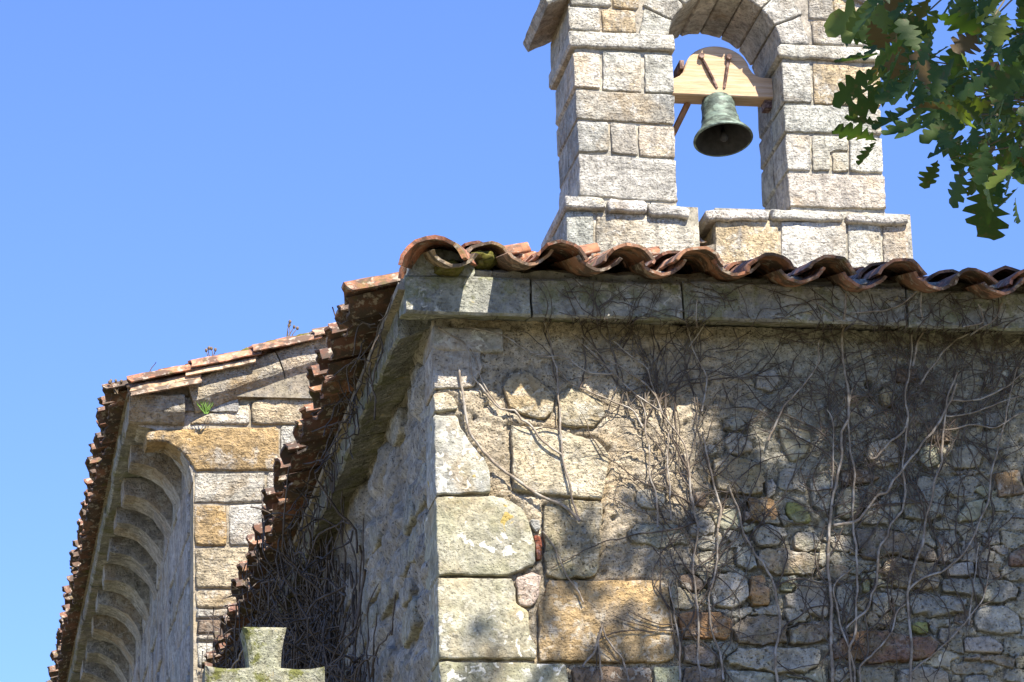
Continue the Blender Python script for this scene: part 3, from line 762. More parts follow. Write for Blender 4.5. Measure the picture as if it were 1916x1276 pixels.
M = {}
M['stone'] = stone_mat('weathered_sandstone', .35, .45, .35, .4, .0, .5, 1.0, .02, .25)
M['quoin'] = stone_mat('dressed_quoin_stone', .35, .25, .2, 1.0, .2, .4, .8, .014, .15)
M['rubble'] = stone_mat('rubble_stone', .2, .5, .25, .35, .25, .7, 1.0, .026, .4)
M['gable'] = stone_mat('gable_sandstone', .6, .4, .4, .2, .0, .4, 1.0, .04, .5, .75)
M['bell'] = stone_mat('bell_gable_stone', .35, .36, .6, .35, .0, .45, 1.0, .032, .35, .8, None, .45)
M['mortar'] = stone_mat('lime_render', .3, .35, .3, .1, .0, .8, 1.0, .03, .0, 1.3, (.43, .40, .315))
M['cornice'] = stone_mat('cornice_stone', .1, .55, .15, .5, .55, .4, .9, .018, .3)
M['sidewall'] = stone_mat('side_wall_render', .1, .5, .2, .1, .0, .8, 1.0, .04, .2, .8)
M['mossy'] = stone_mat('mossy_granite', .15, .5, .15, .35, .9, .5, 1.0, .014, .0, 1.7)
M['joint'] = stone_mat('old_joint_mortar', .2, .6, .1, .0, .1, .8, .8, .01, .0)


def tile_mat():
    t = NT('terracotta_tile')
    geo = t.n('ShaderNodeNewGeometry'); oi = t.n('ShaderNodeObjectInfo')
    off = t.math('MULTIPLY', oi.outputs['Random'], 31.0)
    cmb = t.n('ShaderNodeCombineXYZ')
    for i in range(3): t.set(cmb, i, off)
    p = t.vmath('ADD', geo.outputs['Position'], cmb.outputs[0])
    n1 = t.noise(p, 7, 6, .65); n2 = t.noise(p, 38, 6, .7)
    c = t.mix(1.0, oi.outputs['Color'], t.grey(t.step(n1, .25, .75, .6, 1.25)), 'MULTIPLY')
    c = t.mix(t.math('MULTIPLY', t.step(t.noise(p, 10, 5, .7, .5), .43, .57), .85), c, (.075, .062, .05))
    c = t.mix(t.math('MULTIPLY', t.step(t.noise(p, 24, 5, .7), .54, .63), .65), c, (.46, .40, .32))
    c = t.mix(t.math('MULTIPLY', t.step(t.noise(p, 5.5, 6, .7), .56, .68), .6), c, (.13, .12, .03))
    h = t.math('ADD', n2, t.math('MULTIPLY', t.noise(p, 120, 3), .4))
    t.bsdf(c, .9, h, .6, .006, .2)
    return t.m


M['tile'] = tile_mat()


def simple_mat(name, col, var=.3, scale=30, rough=.85, bump=.4, bdist=.004, metal=0.0, second=None, spec=.25, grain=None):
    t = NT(name)
    geo = t.n('ShaderNodeNewGeometry')
    p = geo.outputs['Position']
    q = p
    if grain:
        mp = t.n('ShaderNodeMapping'); t.set(mp, 'Vector', p); mp.inputs['Scale'].default_value = grain; q = mp.outputs[0]
    n1 = t.noise(q, scale, 6, .65)
    c = t.mix(1.0, col, t.grey(t.step(n1, .25, .75, 1 - var, 1 + var)), 'MULTIPLY')
    if second: c = t.mix(t.step(t.noise(q, scale * .45, 6, .65, .4), .45, .62), c, second)
    t.bsdf(c, rough, t.noise(q, scale * 2.2, 6, .7), bump, bdist, spec, metal)
    return t.m


M['vine'] = simple_mat('bare_creeper_stem', (.22, .18, .14), .4, 40, .9, .5, .003, second=(.36, .33, .29))
M['vinetwig'] = simple_mat('fine_creeper_twig', (.075, .058, .047), .4, 40, .9, .4, .003, second=(.13, .11, .09))
M['vinedark'] = simple_mat('dry_ivy_stem', (.085, .068, .055), .45, 30, .95, .5, .004, second=(.13, .11, .095))
M['wood'] = simple_mat('new_pine_headstock', (.50, .34, .20), .28, 3, .75, .5, .006, second=(.58, .43, .29), grain=(2, 40, 40))
M['bronze'] = simple_mat('verdigris_bronze', (.075, .095, .08), .6, 9, .55, .5, .005, metal=.2, second=(.19, .25, .205), grain=(2.5, 2.5, 5))
M['bronzedark'] = simple_mat('dark_bell_interior', (.035, .035, .033), .4, 20, .6, .3, .003, metal=.2)
M['iron'] = simple_mat('rusty_iron', (.10, .06, .05), .5, 60, .75, .4, .002, metal=.3, second=(.28, .20, .17))
M['rustwood'] = simple_mat('weathered_lever_wood', (.30, .16, .08), .3, 12, .8, .4, .004)
M['bark'] = simple_mat('oak_bark', (.13, .105, .08), .45, 14, .95, .9, .02, second=(.2, .18, .15))
M['twig'] = simple_mat('oak_twig', (.12, .10, .06), .3, 40, .9, .4, .003)
M['moss'] = simple_mat('cushion_moss', (.11, .105, .022), .4, 60, 1.0, .9, .006, second=(.17, .14, .05))
M['dryweed'] = simple_mat('dry_weed', (.16, .12, .08), .3, 60, .9, .2, .002)
M['grassblade'] = simple_mat('green_grass_blade', (.12, .22, .04), .3, 40, .7, .2, .002)
M['ground'] = simple_mat('meadow_ground', (.13, .125, .065), .35, 1.2, 1.0, .5, .03, second=(.20, .175, .12))


def leaf_mat():
    t = NT('oak_leaf')
    geo = t.n('ShaderNodeNewGeometry'); oi = t.n('ShaderNodeObjectInfo')
    p = geo.outputs['Position']
    n = t.noise(p, 9, 3)
    c = t.mix(t.step(n, .3, .7), (.020, .048, .011), (.046, .080, .015))
    c = t.mix(t.math('MULTIPLY', t.step(oi.outputs['Random'], .80, .97), .7), c, (.15, .18, .03))
    c = t.mix(t.step(t.math('FRACT', t.math('MULTIPLY', oi.outputs['Random'], 17.3)), .90, .93), c, (.10, .065, .028))
    c = t.mix(t.math('MULTIPLY', t.step(t.noise(p, 60, 4), .58, .7), .5), c, (.11, .07, .03))
    b = t.bsdf(c, .55, t.noise(p, 130, 3), .25, .002, .35)
    tr = t.n('ShaderNodeBsdfTranslucent')
    t.t.links.new(t.mix(1.0, c, (1.5, 1.7, .7), 'MULTIPLY'), tr.inputs['Color'])
    mx = t.n('ShaderNodeMixShader'); mx.inputs[0].default_value = .40
    t.t.links.new(b.outputs[0], mx.inputs[1]); t.t.links.new(tr.outputs[0], mx.inputs[2])
    t.t.links.new(mx.outputs[0], t.out.inputs['Surface'])
    return t.m


M['leaf'] = leaf_mat()

PAL = dict(grey=(.41, .39, .335), quoin_grey=(.38, .37, .34), olive=(.345, .335, .245), band=(.44, .39, .28), tan=(.42, .35, .24), ochre=(.43, .31, .16),
           pink=(.44, .36, .30), brick=(.38, .13, .08), bluegrey=(.36, .36, .335), brown=(.24, .175, .125), darkbrown=(.17, .125, .10), green=(.35, .355, .265),
           pale=(.46, .43, .36), orange=(.48, .29, .16), lichen=(.32, .32, .12), redbrown=(.26, .16, .12), white=(.535, .515, .445), ochre_l=(.54, .44, .28), lgrey=(.40, .41, .36), cream=(.48, .45, .37), bgrey=(.415, .405, .36), bpale=(.51, .475, .395))


# ------------------------------------------------------------------ helpers: stones, bars, tubes
def area2(p):
    return sum(p[i - 1][0] * p[i][1] - p[i][0] * p[i - 1][1] for i in range(len(p)))


def inside(p, x, y):
    c = False
    for i in range(len(p)):
        (x1, y1), (x2, y2) = p[i], p[i - 1]
        if (y1 > y) != (y2 > y) and x < (x2 - x1) * (y - y1) / (y2 - y1) + x1: c = not c
    return c


def outline(poly, rnd, step=.05, cut=.014, jitter=.003):
    p = [V(q) for q in poly]
    if area2(p) < 0: p.reverse()
    q = []
    n = len(p)
    for i in range(n):
        a, b, c = p[i - 1], p[i], p[(i + 1) % n]
        la, lc = (a - b).length, (c - b).length
        k = cut * rnd.uniform(.5, 1.5)
        q.append(b + (a - b) * min(.3, k / max(la, 1e-4)))
        q.append(b + (c - b) * min(.3, k / max(lc, 1e-4)))
    out = []
    n = len(q)
    for i in range(n):
        a, b = q[i], q[(i + 1) % n]
        m = max(1, int((b - a).length / step + .5))
        for k in range(m):
            out.append(a + (b - a) * (k / m))
    n = len(out)
    nor = []
    for i in range(n):
        d = out[(i + 1) % n] - out[i - 1]
        d = V((d.y, -d.x))
        nor.append(d.normalized() if d.length > 1e-6 else V((0, 0)))
    out = [o + m * rnd.uniform(-jitter, jitter) for o, m in zip(out, nor)]
    return out, nor


def stone(poly, fr, proud, depth, col, parent, mat, name='stone', seed=None, step=.05, cut=.014, jitter=.003, bev=.012, rough=.004, facet=False):
    """one block: irregular outline, worn arris, uneven face; fr maps (u, v, out) to the world"""
    rnd = random.Random(seed if seed is not None else R.random())
    o, nor = outline(poly, rnd, step, cut, jitter)
    n = len(o)
    cen = sum(o, V((0, 0))) / n
    tilt = (rnd.uniform(-1, 1) * rough * 4, rnd.uniform(-1, 1) * rough * 4)
    sd_ = rnd.uniform(0, 90)

    def wz(q, base, amp):
        return base + (q.x - cen.x) * tilt[0] + (q.y - cen.y) * tilt[1] + amp * noise.noise(V((q.x * 14, q.y * 14, sd_))) + amp * .6 * noise.noise(V((q.x * 37, q.y * 37, sd_)))
    rings = [[fr(q.x, q.y, proud - depth) for q in o],
             [fr(q.x, q.y, wz(q, proud - bev * 1.5, 0)) for q in o]]
    for ins, dw, am in ((bev * .4, -bev * .35, rough * .5), (bev * 1.2, 0, rough)):
        last = [a - m * ins for a, m in zip(o, nor)]
        rings.append([fr(q.x, q.y, wz(q, proud + dw, am)) for q in last])
    vs = [v for r in rings for v in r]
    fs = []
    for k in range(len(rings) - 1):
        for i in range(n):
            j = (i + 1) % n
            fs.append((k * n + i, k * n + j, (k + 1) * n + j, (k + 1) * n + i))
    # the face: an even net of points, so that no creases run to the corners
    b = (len(rings) - 1) * n
    lo = (min(q.x for q in last), min(q.y for q in last)); hi = (max(q.x for q in last), max(q.y for q in last))
    g = max(.028, (hi[0] - lo[0]) / 9, (hi[1] - lo[1]) / 6)
    core_ = [cen + (q - cen) * .88 for q in last]
    pts = list(last)
    yy = lo[1] + g * .5
    while yy < hi[1]:
        xx = lo[0] + g * .5
        while xx < hi[0]:
            q = V((xx + rnd.uniform(-.25, .25) * g, yy + rnd.uniform(-.25, .25) * g))
            if inside(core_, q.x, q.y): pts.append(q)
            xx += g
        yy += g
    res = delaunay_2d_cdt([V((q.x, q.y)) for q in pts], [], [list(range(n))], 1, 1e-6)
    mp = {}
    for i, q in enumerate(res[0]):
        og = [t for t in res[3][i] if t < n]
        if og: mp[i] = b + og[0]
        else:
            mp[i] = len(vs); vs.append(fr(q.x, q.y, wz(q, proud, rough * 1.3)))
    for f in res[2]:
        f2 = [mp[i] for i in f]
        if len(set(f2)) == len(f2): fs.append(tuple(f2))
    fs.append(tuple(reversed(range(n))))
    ob = mesh_obj(name, vs, fs, mat, parent, None, col)
    me = ob.data
    sm = [not facet] * len(me.polygons)
    for i in range(n): sm[i] = False
    sm[-1] = False
    me.polygons.foreach_set('use_smooth', sm)
    return ob


def frame_y(y0):
    return lambda u, v, o: V((u, y0 - o, v))


def frame_back(y0):          # u = -x, faces +y
    return lambda u, v, o: V((-u, y0 + o, v))


def frame_left(x0):          # u = -y, faces -x
    return lambda u, v, o: V((x0 - o, -u, v))


def bar(prof, org, axis, P, Q, length, mat, parent, name, col, step=.06, amp=.004, freq=9, smooth=False):
    """prism: closed outline prof (p, q) swept along axis, its faces roughened"""
    org, axis, P, Q = V(org), V(axis), V(P), V(Q)
    n = len(prof); m = max(1, int(length / step))
    acc = Acc(); vs = []
    for k in range(m + 1):
        s = length * k / m
        for (p, q) in prof:
            w_ = org + axis * s + P * p + Q * q
            d = nvec(w_ * freq) * amp + nvec(w_ * freq * 3.1) * amp * .5
            vs.append(w_ + d)
    fs = []
    for k in range(m):
        for i in range(n):
            j = (i + 1) % n
            fs.append((k * n + i, k * n + j, (k + 1) * n + j, (k + 1) * n + i))
    fs.append(tuple(reversed(range(n)))); fs.append(tuple(m * n + i for i in range(n)))
    return recalc(mesh_obj(name, vs, fs, mat, parent, None, col, smooth))


def round_prof(pts, r=.012):
    out = []
    n = len(pts)
    for i in range(n):
        a, b, c = V(pts[i - 1]), V(pts[i]), V(pts[(i + 1) % n])
        out.append(tuple(b + (a - b) * min(.4, r / (a - b).length)))
        out.append(tuple(b + (c - b) * min(.4, r / (c - b).length)))
    return out


def subdiv_prof(pts, step=.05):
    out = []
    n = len(pts)
    for i in range(n):
        a, b = V(pts[i]), V(pts[(i + 1) % n])
        m = max(1, int((b - a).length / step + .5))
        for k in range(m): out.append(tuple(a + (b - a) * (k / m)))
    return out


def prism(poly, y0, y1, mat, parent, name, col=(1, 1, 1), bev=.006):
    """flat outline (x, z) with thickness y0..y1 and eased edges"""
    p = [V(q) for q in poly]
    if area2(p) < 0: p.reverse()
    n = len(p)
    nor = []
    for i in range(n):
        d = p[(i + 1) % n] - p[i - 1]
        nor.append(V((d.y, -d.x)).normalized())
    rings = []
    for y, ins in ((y1, bev), (y1 - bev, 0), (y0 + bev, 0), (y0, bev)):
        rings.append([V(((a - m * ins).x, y, (a - m * ins).y)) for a, m in zip(p, nor)])
    vs = [v for r in rings for v in r]
    fs = []
    for k in range(3):
        for i in range(n):
            j = (i + 1) % n
            fs.append((k * n + i, k * n + j, (k + 1) * n + j, (k + 1) * n + i))
    fs.append(tuple(reversed(range(n)))); fs.append(tuple(3 * n + i for i in range(n)))
    return mesh_obj(name, vs, fs, mat, parent, None, col, False)


def lathe(prof, loc, mat, parent, name, seg=40, rot=None, col=(1, 1, 1), smooth=True):
    vs, fs = [], []
    n = len(prof)
    for k in range(seg):
        a = 2 * math.pi * k / seg
        for (r, z) in prof:
            v = V((r * math.cos(a), r * math.sin(a), z))
            vs.append((rot @ v if rot else v) + V(loc))
    for k in range(seg):
        j = (k + 1) % seg
        for i in range(n - 1):
            fs.append((k * n + i, j * n + i, j * n + i + 1, k * n + i + 1))
    return mesh_obj(name, vs, fs, mat, parent, loc, col, smooth)


def tube(acc, pts, radii, sides=5):
    pts = [V(p) for p in pts]
    n = len(pts)
    vs = []
    up = V((.3, .8, .5)).normalized()
    for i in range(n):
        d = (pts[min(i + 1, n - 1)] - pts[max(i - 1, 0)])
        if d.length < 1e-7: d = V((0, 0, 1))
        d.normalize()
        a = d.cross(up)
        if a.length < .05: a = d.cross(V((1, 0, 0)))
        a.normalize(); b = d.cross(a)
        r = radii[i] if isinstance(radii, (list, tuple)) else radii
        for k in range(sides):
            t = 2 * math.pi * k / sides
            vs.append(pts[i] + (a * math.cos(t) + b * math.sin(t)) * r)
    fs = []
    for i in range(n - 1):
        for k in range(sides):
            j = (k + 1) % sides
            fs.append((i * sides + k, i * sides + j, (i + 1) * sides + j, (i + 1) * sides + k))
    fs.append(tuple(range(sides))); fs.append(tuple(reversed([(n - 1) * sides + k for k in range(sides)])))
    acc.add(vs, fs)


def smooth_path(pts, step=.02, wob=0.0, rnd=R):
    """Catmull-Rom through the points, resampled"""
    p = [V(q) for q in pts]
    p = [p[0] * 2 - p[1]] + p + [p[-1] * 2 - p[-2]]
    out = []
    for i in range(1, len(p) - 2):
        m = max(2, int((p[i + 1] - p[i]).length / step))
        for k in range(m):
            t = k / m
            a = .5 * ((2 * p[i]) + (p[i + 1] - p[i - 1]) * t + (2 * p[i - 1] - 5 * p[i] + 4 * p[i + 1] - p[i + 2]) * t * t + (3 * p[i] - p[i - 1] - 3 * p[i + 1] + p[i + 2]) * t ** 3)
            out.append(a)
    out.append(p[-2])
    if wob:
        s = rnd.uniform(0, 50)
        out = [o + nvec(o * 22 + V((s, s, s))) * wob for o in out]
    return out

# ------------------------------------------------------------------ the setting
gs = 400.0
gr = mesh_obj('ground', [(-gs, -gs, 0), (gs, -gs, 0), (gs, gs, 0), (-gs, gs, 0)], [(0, 1, 2, 3)], M['ground'], None, (0, 0, 0), smooth=False)
tag(gr, kind='structure')

# ------------------------------------------------------------------ chancel: the low block with the creeper-covered front wall
CW = 6.3                       # width of the chancel
ZE = 6.30                      # underside of its cornice
chancel = thing('chancel', 'low rubble stone chancel with quoined corner, stone cornice and red tiled eaves', 'building', (CW / 2, G / 2, 0))


def smooth01(a, b, x):
    t = min(1, max(0, (x - a) / (b - a)))
    return t * t * (3 - 2 * t)


# --- front wall: the lime render and joints as one uneven sheet, every stone its own block in it
X0, X1, Z0, Z1, STEP = 0.004, 3.3, 4.3, 6.335, .009
nx, nz = int((X1 - X0) / STEP) + 1, int((Z1 - Z0) / STEP) + 1
gx = np.linspace(X0, X1, nx); gz = np.linspace(Z0, Z1, nz)
dist = np.full((nz, nx), 1.0); deep = np.zeros((nz, nx)); inmask = np.zeros((nz, nx), bool)
pg = np.full((nz, nx), .004)


def stamp(proud, poly):
    P_ = np.array(poly)
    lo, hi = P_.min(0) - .07, P_.max(0) + .07
    ix = np.where((gx >= lo[0]) & (gx <= hi[0]))[0]; iz = np.where((gz >= lo[1]) & (gz <= hi[1]))[0]
    if not len(ix) or not len(iz): return
    XX, ZZ = np.meshgrid(gx[ix], gz[iz])
    dd = np.full(XX.shape, 9.0); ins = np.zeros(XX.shape, bool)
    for i in range(len(P_)):
        a, b = P_[i - 1], P_[i]
        t = np.clip(((XX - a[0]) * (b[0] - a[0]) + (ZZ - a[1]) * (b[1] - a[1])) / max(1e-9, ((b - a) ** 2).sum()), 0, 1)
        dd = np.minimum(dd, np.hypot(XX - a[0] - t * (b[0] - a[0]), ZZ - a[1] - t * (b[1] - a[1])))
        with np.errstate(divide='ignore', invalid='ignore'):
            cr = ((b[1] > ZZ) != (a[1] > ZZ)) & (XX < (a[0] - b[0]) * (ZZ - b[1]) / (a[1] - b[1] + 1e-12) + b[0])
        ins ^= cr
    sub = np.ix_(iz, ix)
    inmask[sub] |= ins
    pg[sub] = np.where(ins, proud, pg[sub])
    closer = dd < dist[sub]
    dist[sub] = np.where(closer, dd, dist[sub])
    deep[sub] = np.where(closer, min(1.0, proud / .012), deep[sub])


def free(x, z):
    i, k = int((x - X0) / STEP + .5), int((z - Z0) / STEP + .5)
    if i < 0 or k < 0 or i >= nx or k >= nz or inmask[k, i]: return -1
    return dist[k, i]


FRONT = [(c, .003 + p * .55, q) for c, p, q in FRONT]
for col, proud, poly in FRONT: stamp(proud, poly)
FR = random.Random(17)
FILL = []
z = 4.36
while z < 5.72:
    x = .55 + FR.uniform(0, .08)
    while x < 3.25:
        px, pz = x + FR.uniform(-.03, .03), z + FR.uniform(-.02, .02)
        ok = smooth01(.85, 1.35, px + (5.5 - pz) * .25) * (1 - .7 * smooth01(5.3, 5.7, pz))
        if FR.random() < ok and free(px, pz) > .013:
            ax, az = FR.uniform(.05, .13), FR.uniform(.026, .06)
            poly = []
            ac = math.atan2(az, ax)      # corners first: blocky, laid in rough courses
            for a in (0, ac * .6, ac, (ac + math.pi / 2) / 2, math.pi / 2, math.pi - ac * 1.3, math.pi - ac, math.pi, math.pi + ac, math.pi + ac * 1.4, math.pi * 1.5, -ac * 1.3, -ac):
                a += FR.uniform(-.08, .08)
                # squarish super-ellipse
                ca, sa = math.cos(a), math.sin(a)
                rm = 1 / ((abs(ca) / ax) ** 9 + (abs(sa) / az) ** 9) ** (1 / 9) * FR.uniform(.86, 1.04)
                r_ = .008
                while r_ < rm and free(px + ca * (r_ + .006), pz + sa * (r_ + .006)) > .0055: r_ += .006
                poly.append((round(px + ca * r_, 4), round(pz + sa * r_, 4)))
            if abs(area2(poly)) / 2 > .0016:
                pr_ = FR.uniform(-.001, .006)
                FILL.append((FR.choice(['grey', 'grey', 'grey', 'green', 'pale', 'grey', 'brown', 'olive']), pr_, poly)); stamp(pr_, poly)
        x += FR.uniform(.06, .12)
    z += .042
NTR = len(FRONT)
FRONT = FRONT + FILL
wv, lost = [], []
for k in range(nz):
    z = gz[k]
    for i in range(nx):
        x = gx[i]
        p = V((x, z, 0))
        rub = smooth01(1.0, 1.35, x + .25 * (5.6 - z) * .3) * smooth01(6.25, 5.9, z) * .75 + .25
        f = .010 * noise.noise(p * 4.1) + .008 * noise.noise(p * 13) + .007 * noise.noise(p * 33) + .004 * noise.noise(p * 75)
        d4 = noise.voronoi(V((x * 8.5, z * 14.0, 3.3)))[0]
        f += rub * .016 * (min(1, (d4[1] - d4[0]) * 3.2) - .7)
        d5 = noise.voronoi(V((x * 24, z * 34, 7.7)))[0]
        f += .008 * (min(1, (d5[1] - d5[0]) * 3) - .7)
        pit = noise.noise(p * 21 + V((5, 9, 0)))
        if pit < -.42: f -= (-.42 - pit) * .09
        if inmask[k, i]:      # mortar smeared over the edges of the stones, and patches of it left on their faces
            sm = .35 + .65 * smooth01(.6, 1.0, x)
            f = -.022 + sm * (.024 * max(0, noise.noise(p * 10 + V((3, 0, 8))) + .18) + .012 * math.exp(-(dist[k, i] / .012) ** 2) * (.5 + noise.noise(p * 19))) + .003 * noise.noise(p * 60)
        else: f -= .020 * deep[k, i] * math.exp(-(dist[k, i] / .012) ** 2)
        f -= .10 * math.exp(-(((x - 1.853) / .016) ** 2 + ((z - 6.097) / .019) ** 2) ** 2)
        f -= .05 * math.exp(-(((x - 1.862) / .012) ** 2 + ((z - 6.045) / .03) ** 2) ** 2)
        f -= .03 * smooth01(.02, 0, x)
        wv.append((x, -f + .004, z))
        lost.append(max(0.0, min(1.0, smooth01(.95, 1.35, x + .3 * (5.5 - z) + .25 * noise.noise(p * 2.3) + .12 * noise.noise(p * 8)))))
wf = [(k * nx + i, k * nx + i + 1, (k + 1) * nx + i + 1, (k + 1) * nx + i) for k in range(nz - 1) for i in range(nx - 1)]
fw = mesh_obj('front_wall', wv, wf, M['mortar'], chancel, (CW / 2, 0, 5.3), (.53, .45, .33))
fw.data.attributes.new('render_lost', 'FLOAT', 'POINT').data.foreach_set('value', lost)
fw['label'] = 'creeper-covered rubble front wall with patches of cream render'


def proud_at(x, z):
    i, k = int((x - X0) / STEP + .5), int((z - Z0) / STEP + .5)
    return float(pg[k, i]) if 0 <= i < nx and 0 <= k < nz else .004


for i, (col, proud, poly) in enumerate(FRONT):
    xs = [p[0] for p in poly]
    q = min(xs) < .04
    poly = [(0.0 if (q and p[0] < .03) else p[0], p[1]) for p in poly]
    small = max(xs) - min(xs) < .1
    big = (not q) and (proud > .0115 or i >= NTR)
    big = big and col != 'ochre'
    mat = M['quoin'] if col in ('olive', 'quoin_grey') else M['rubble'] if big or small else M['stone']
    stone(poly, frame_y(0), proud, (.34 if i % 2 else .24) if q else .12, jit(tuple(a * .62 + b * .38 for a, b in zip(PAL[col], (.42, .39, .31))) if big and col not in ('ochre', 'orange', 'brick', 'redbrown', 'tan') else PAL[col]), fw, mat, 'stone', 100 + i, .03, .005 if small else .007,
          .007 if big else .003, .005 if small else .0055, .011 if big else .0035, big)
# quoins above and below the picture's edge
for i, (z0, z1, wd, dp) in enumerate(((6.19, 6.30, .30, .26), (4.25, 4.62, .36, .3), (3.86, 4.24, .5, .24), (3.45, 3.85, .34, .4))):
    stone([(0.0, z0), (wd, z0), (wd, z1), (0.0, z1)], frame_y(0), .014, dp, jit(PAL['quoin_grey']), fw, M['quoin'], 'stone', 70 + i)

# --- solid body behind the sheets, and the walls that are not in the picture
bx = Acc()


def box(acc, x0, x1, y0, y1, z0, z1):
    v = [(x, y, z) for z in (z0, z1) for y in (y0, y1) for x in (x0, x1)]
    acc.add([V(q) for q in v], [(0, 2, 3, 1), (4, 5, 7, 6), (0, 1, 5, 4), (2, 6, 7, 3), (0, 4, 6, 2), (1, 3, 7, 5)])


box(bx, .10, CW - .02, .14, G + .2, 0, 6.40)
bx.obj('wall_core', M['mortar'], chancel, None, (.40, .36, .28), False)
lw = Acc()
box(lw, .012, CW - .02, .012, .13, 0, 4.302)
box(lw, 3.298, CW - .02, .013, .13, 4.303, 6.33)
lw.obj('lower_wall', M['mortar'], chancel, None, (.42, .37, .28), False)

# --- side wall: rubble in rough courses under thin render
ny_, nz_ = 330, 120
sv, sf = [], []
for k in range(nz_):
    z = 3.9 + (6.335 - 3.9) * k / (nz_ - 1)
    for i in range(ny_):
        y = .005 + (G + .05) * (i / (ny_ - 1)) ** 1.25
        p = V((y, z, 2.2))
        d4 = noise.voronoi(V((y * 2.3 + .3 * noise.noise(p * 3), z * 6.5 + .35 * noise.noise(p * 1.7), 9.1)))[0]
        f = .045 * (min(1, (d4[1] - d4[0]) * 2.8) - .6) + .02 * noise.noise(p * 3.5) + .012 * noise.noise(p * 11) + .008 * noise.noise(p * 30)
        f *= smooth01(.0, .25, y) * .85 + .15
        sv.append((.012 - f, y, z))
sf = [(k * ny_ + i, (k + 1) * ny_ + i, (k + 1) * ny_ + i + 1, k * ny_ + i + 1) for k in range(nz_ - 1) for i in range(ny_ - 1)]
sw = mesh_obj('side_wall', sv, sf, M['sidewall'], chancel, (0, G / 2, 5.1), (.41, .38, .325))
SR = random.Random(5)
z = 4.2
while z < 6.2:
    h = SR.uniform(.13, .24); y = SR.uniform(.27, .42)
    while y < 5.2:
        w_ = SR.uniform(.22, .55)
        if SR.random() < .38:
            q_ = [(-y + SR.uniform(-.02, .02), z + SR.uniform(0, .03)), (-(y + w_ - .03), z + SR.uniform(0, .03)), (-(y + w_ - .03) + SR.uniform(-.02, .02), z + h - SR.uniform(.015, .04)), (-(y + w_ * .5), z + h - SR.uniform(.01, .03)), (-y, z + h - SR.uniform(.015, .04))]
            stone(q_, frame_left(0), SR.uniform(-.006, .007), .1, jit((.40, .375, .32), .14, SR), sw, M['rubble'], 'stone', None, .04, .02, .010, .008, .011)
        y += w_
    z += h
sw['label'] = 'shaded side wall of pitted grey rubble receding to the nave'
lw = Acc(); box(lw, .014, .10, .135, G, 0, 3.905)
lw.obj('lower_side_wall', M['sidewall'], chancel, None, (.41, .38, .325), False)

# --- cornice: chamfered stone blocks, returned round the corner
CF, CL, ZT = .18, .13, 6.465
front_prof = round_prof([(0.05, 6.345), (-CF * .15, 6.335), (-CF, 6.295), (-CF, ZT), (.10, ZT)], .012)
cor = mesh_obj('cornice', [(0.02, .1, 6.34), (CW, .1, 6.34), (CW, .1, 6.44), (.02, .1, 6.44)], [(0, 1, 2, 3)], M['joint'], chancel, (CW / 2, 0, 6.36), (.15, .14, .12))
cuts = [-CL, .395, 1.03, 1.99, 2.70, 3.4, 4.2, 5.0, 5.7, CW + .1]
for i in range(len(cuts) - 1):
    a, b = cuts[i], cuts[i + 1] - .010
    dz = R.uniform(-.004, .004)
    bar([(p, q + dz) for p, q in subdiv_prof(front_prof, .045)], (a, 0, 0), (1, 0, 0), (0, 1, 0), (0, 0, 1), b - a, M['cornice'], cor, 'cornice_block', jit((.33, .33, .29)), .04, .006, 8)
side_prof = round_prof([(0.05, 6.345), (-CL * .15, 6.33), (-CL, 6.285), (-CL, ZT), (.10, ZT)], .012)
y = .105
i = 0
while y < G:
    L_ = min(R.uniform(.6, .95), G - y)
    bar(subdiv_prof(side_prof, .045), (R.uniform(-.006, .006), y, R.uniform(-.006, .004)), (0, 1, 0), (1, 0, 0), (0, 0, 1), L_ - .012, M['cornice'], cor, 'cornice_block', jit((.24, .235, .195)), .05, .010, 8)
    y += L_

# ------------------------------------------------------------------ roof tiles
SL = math.radians(17.0)


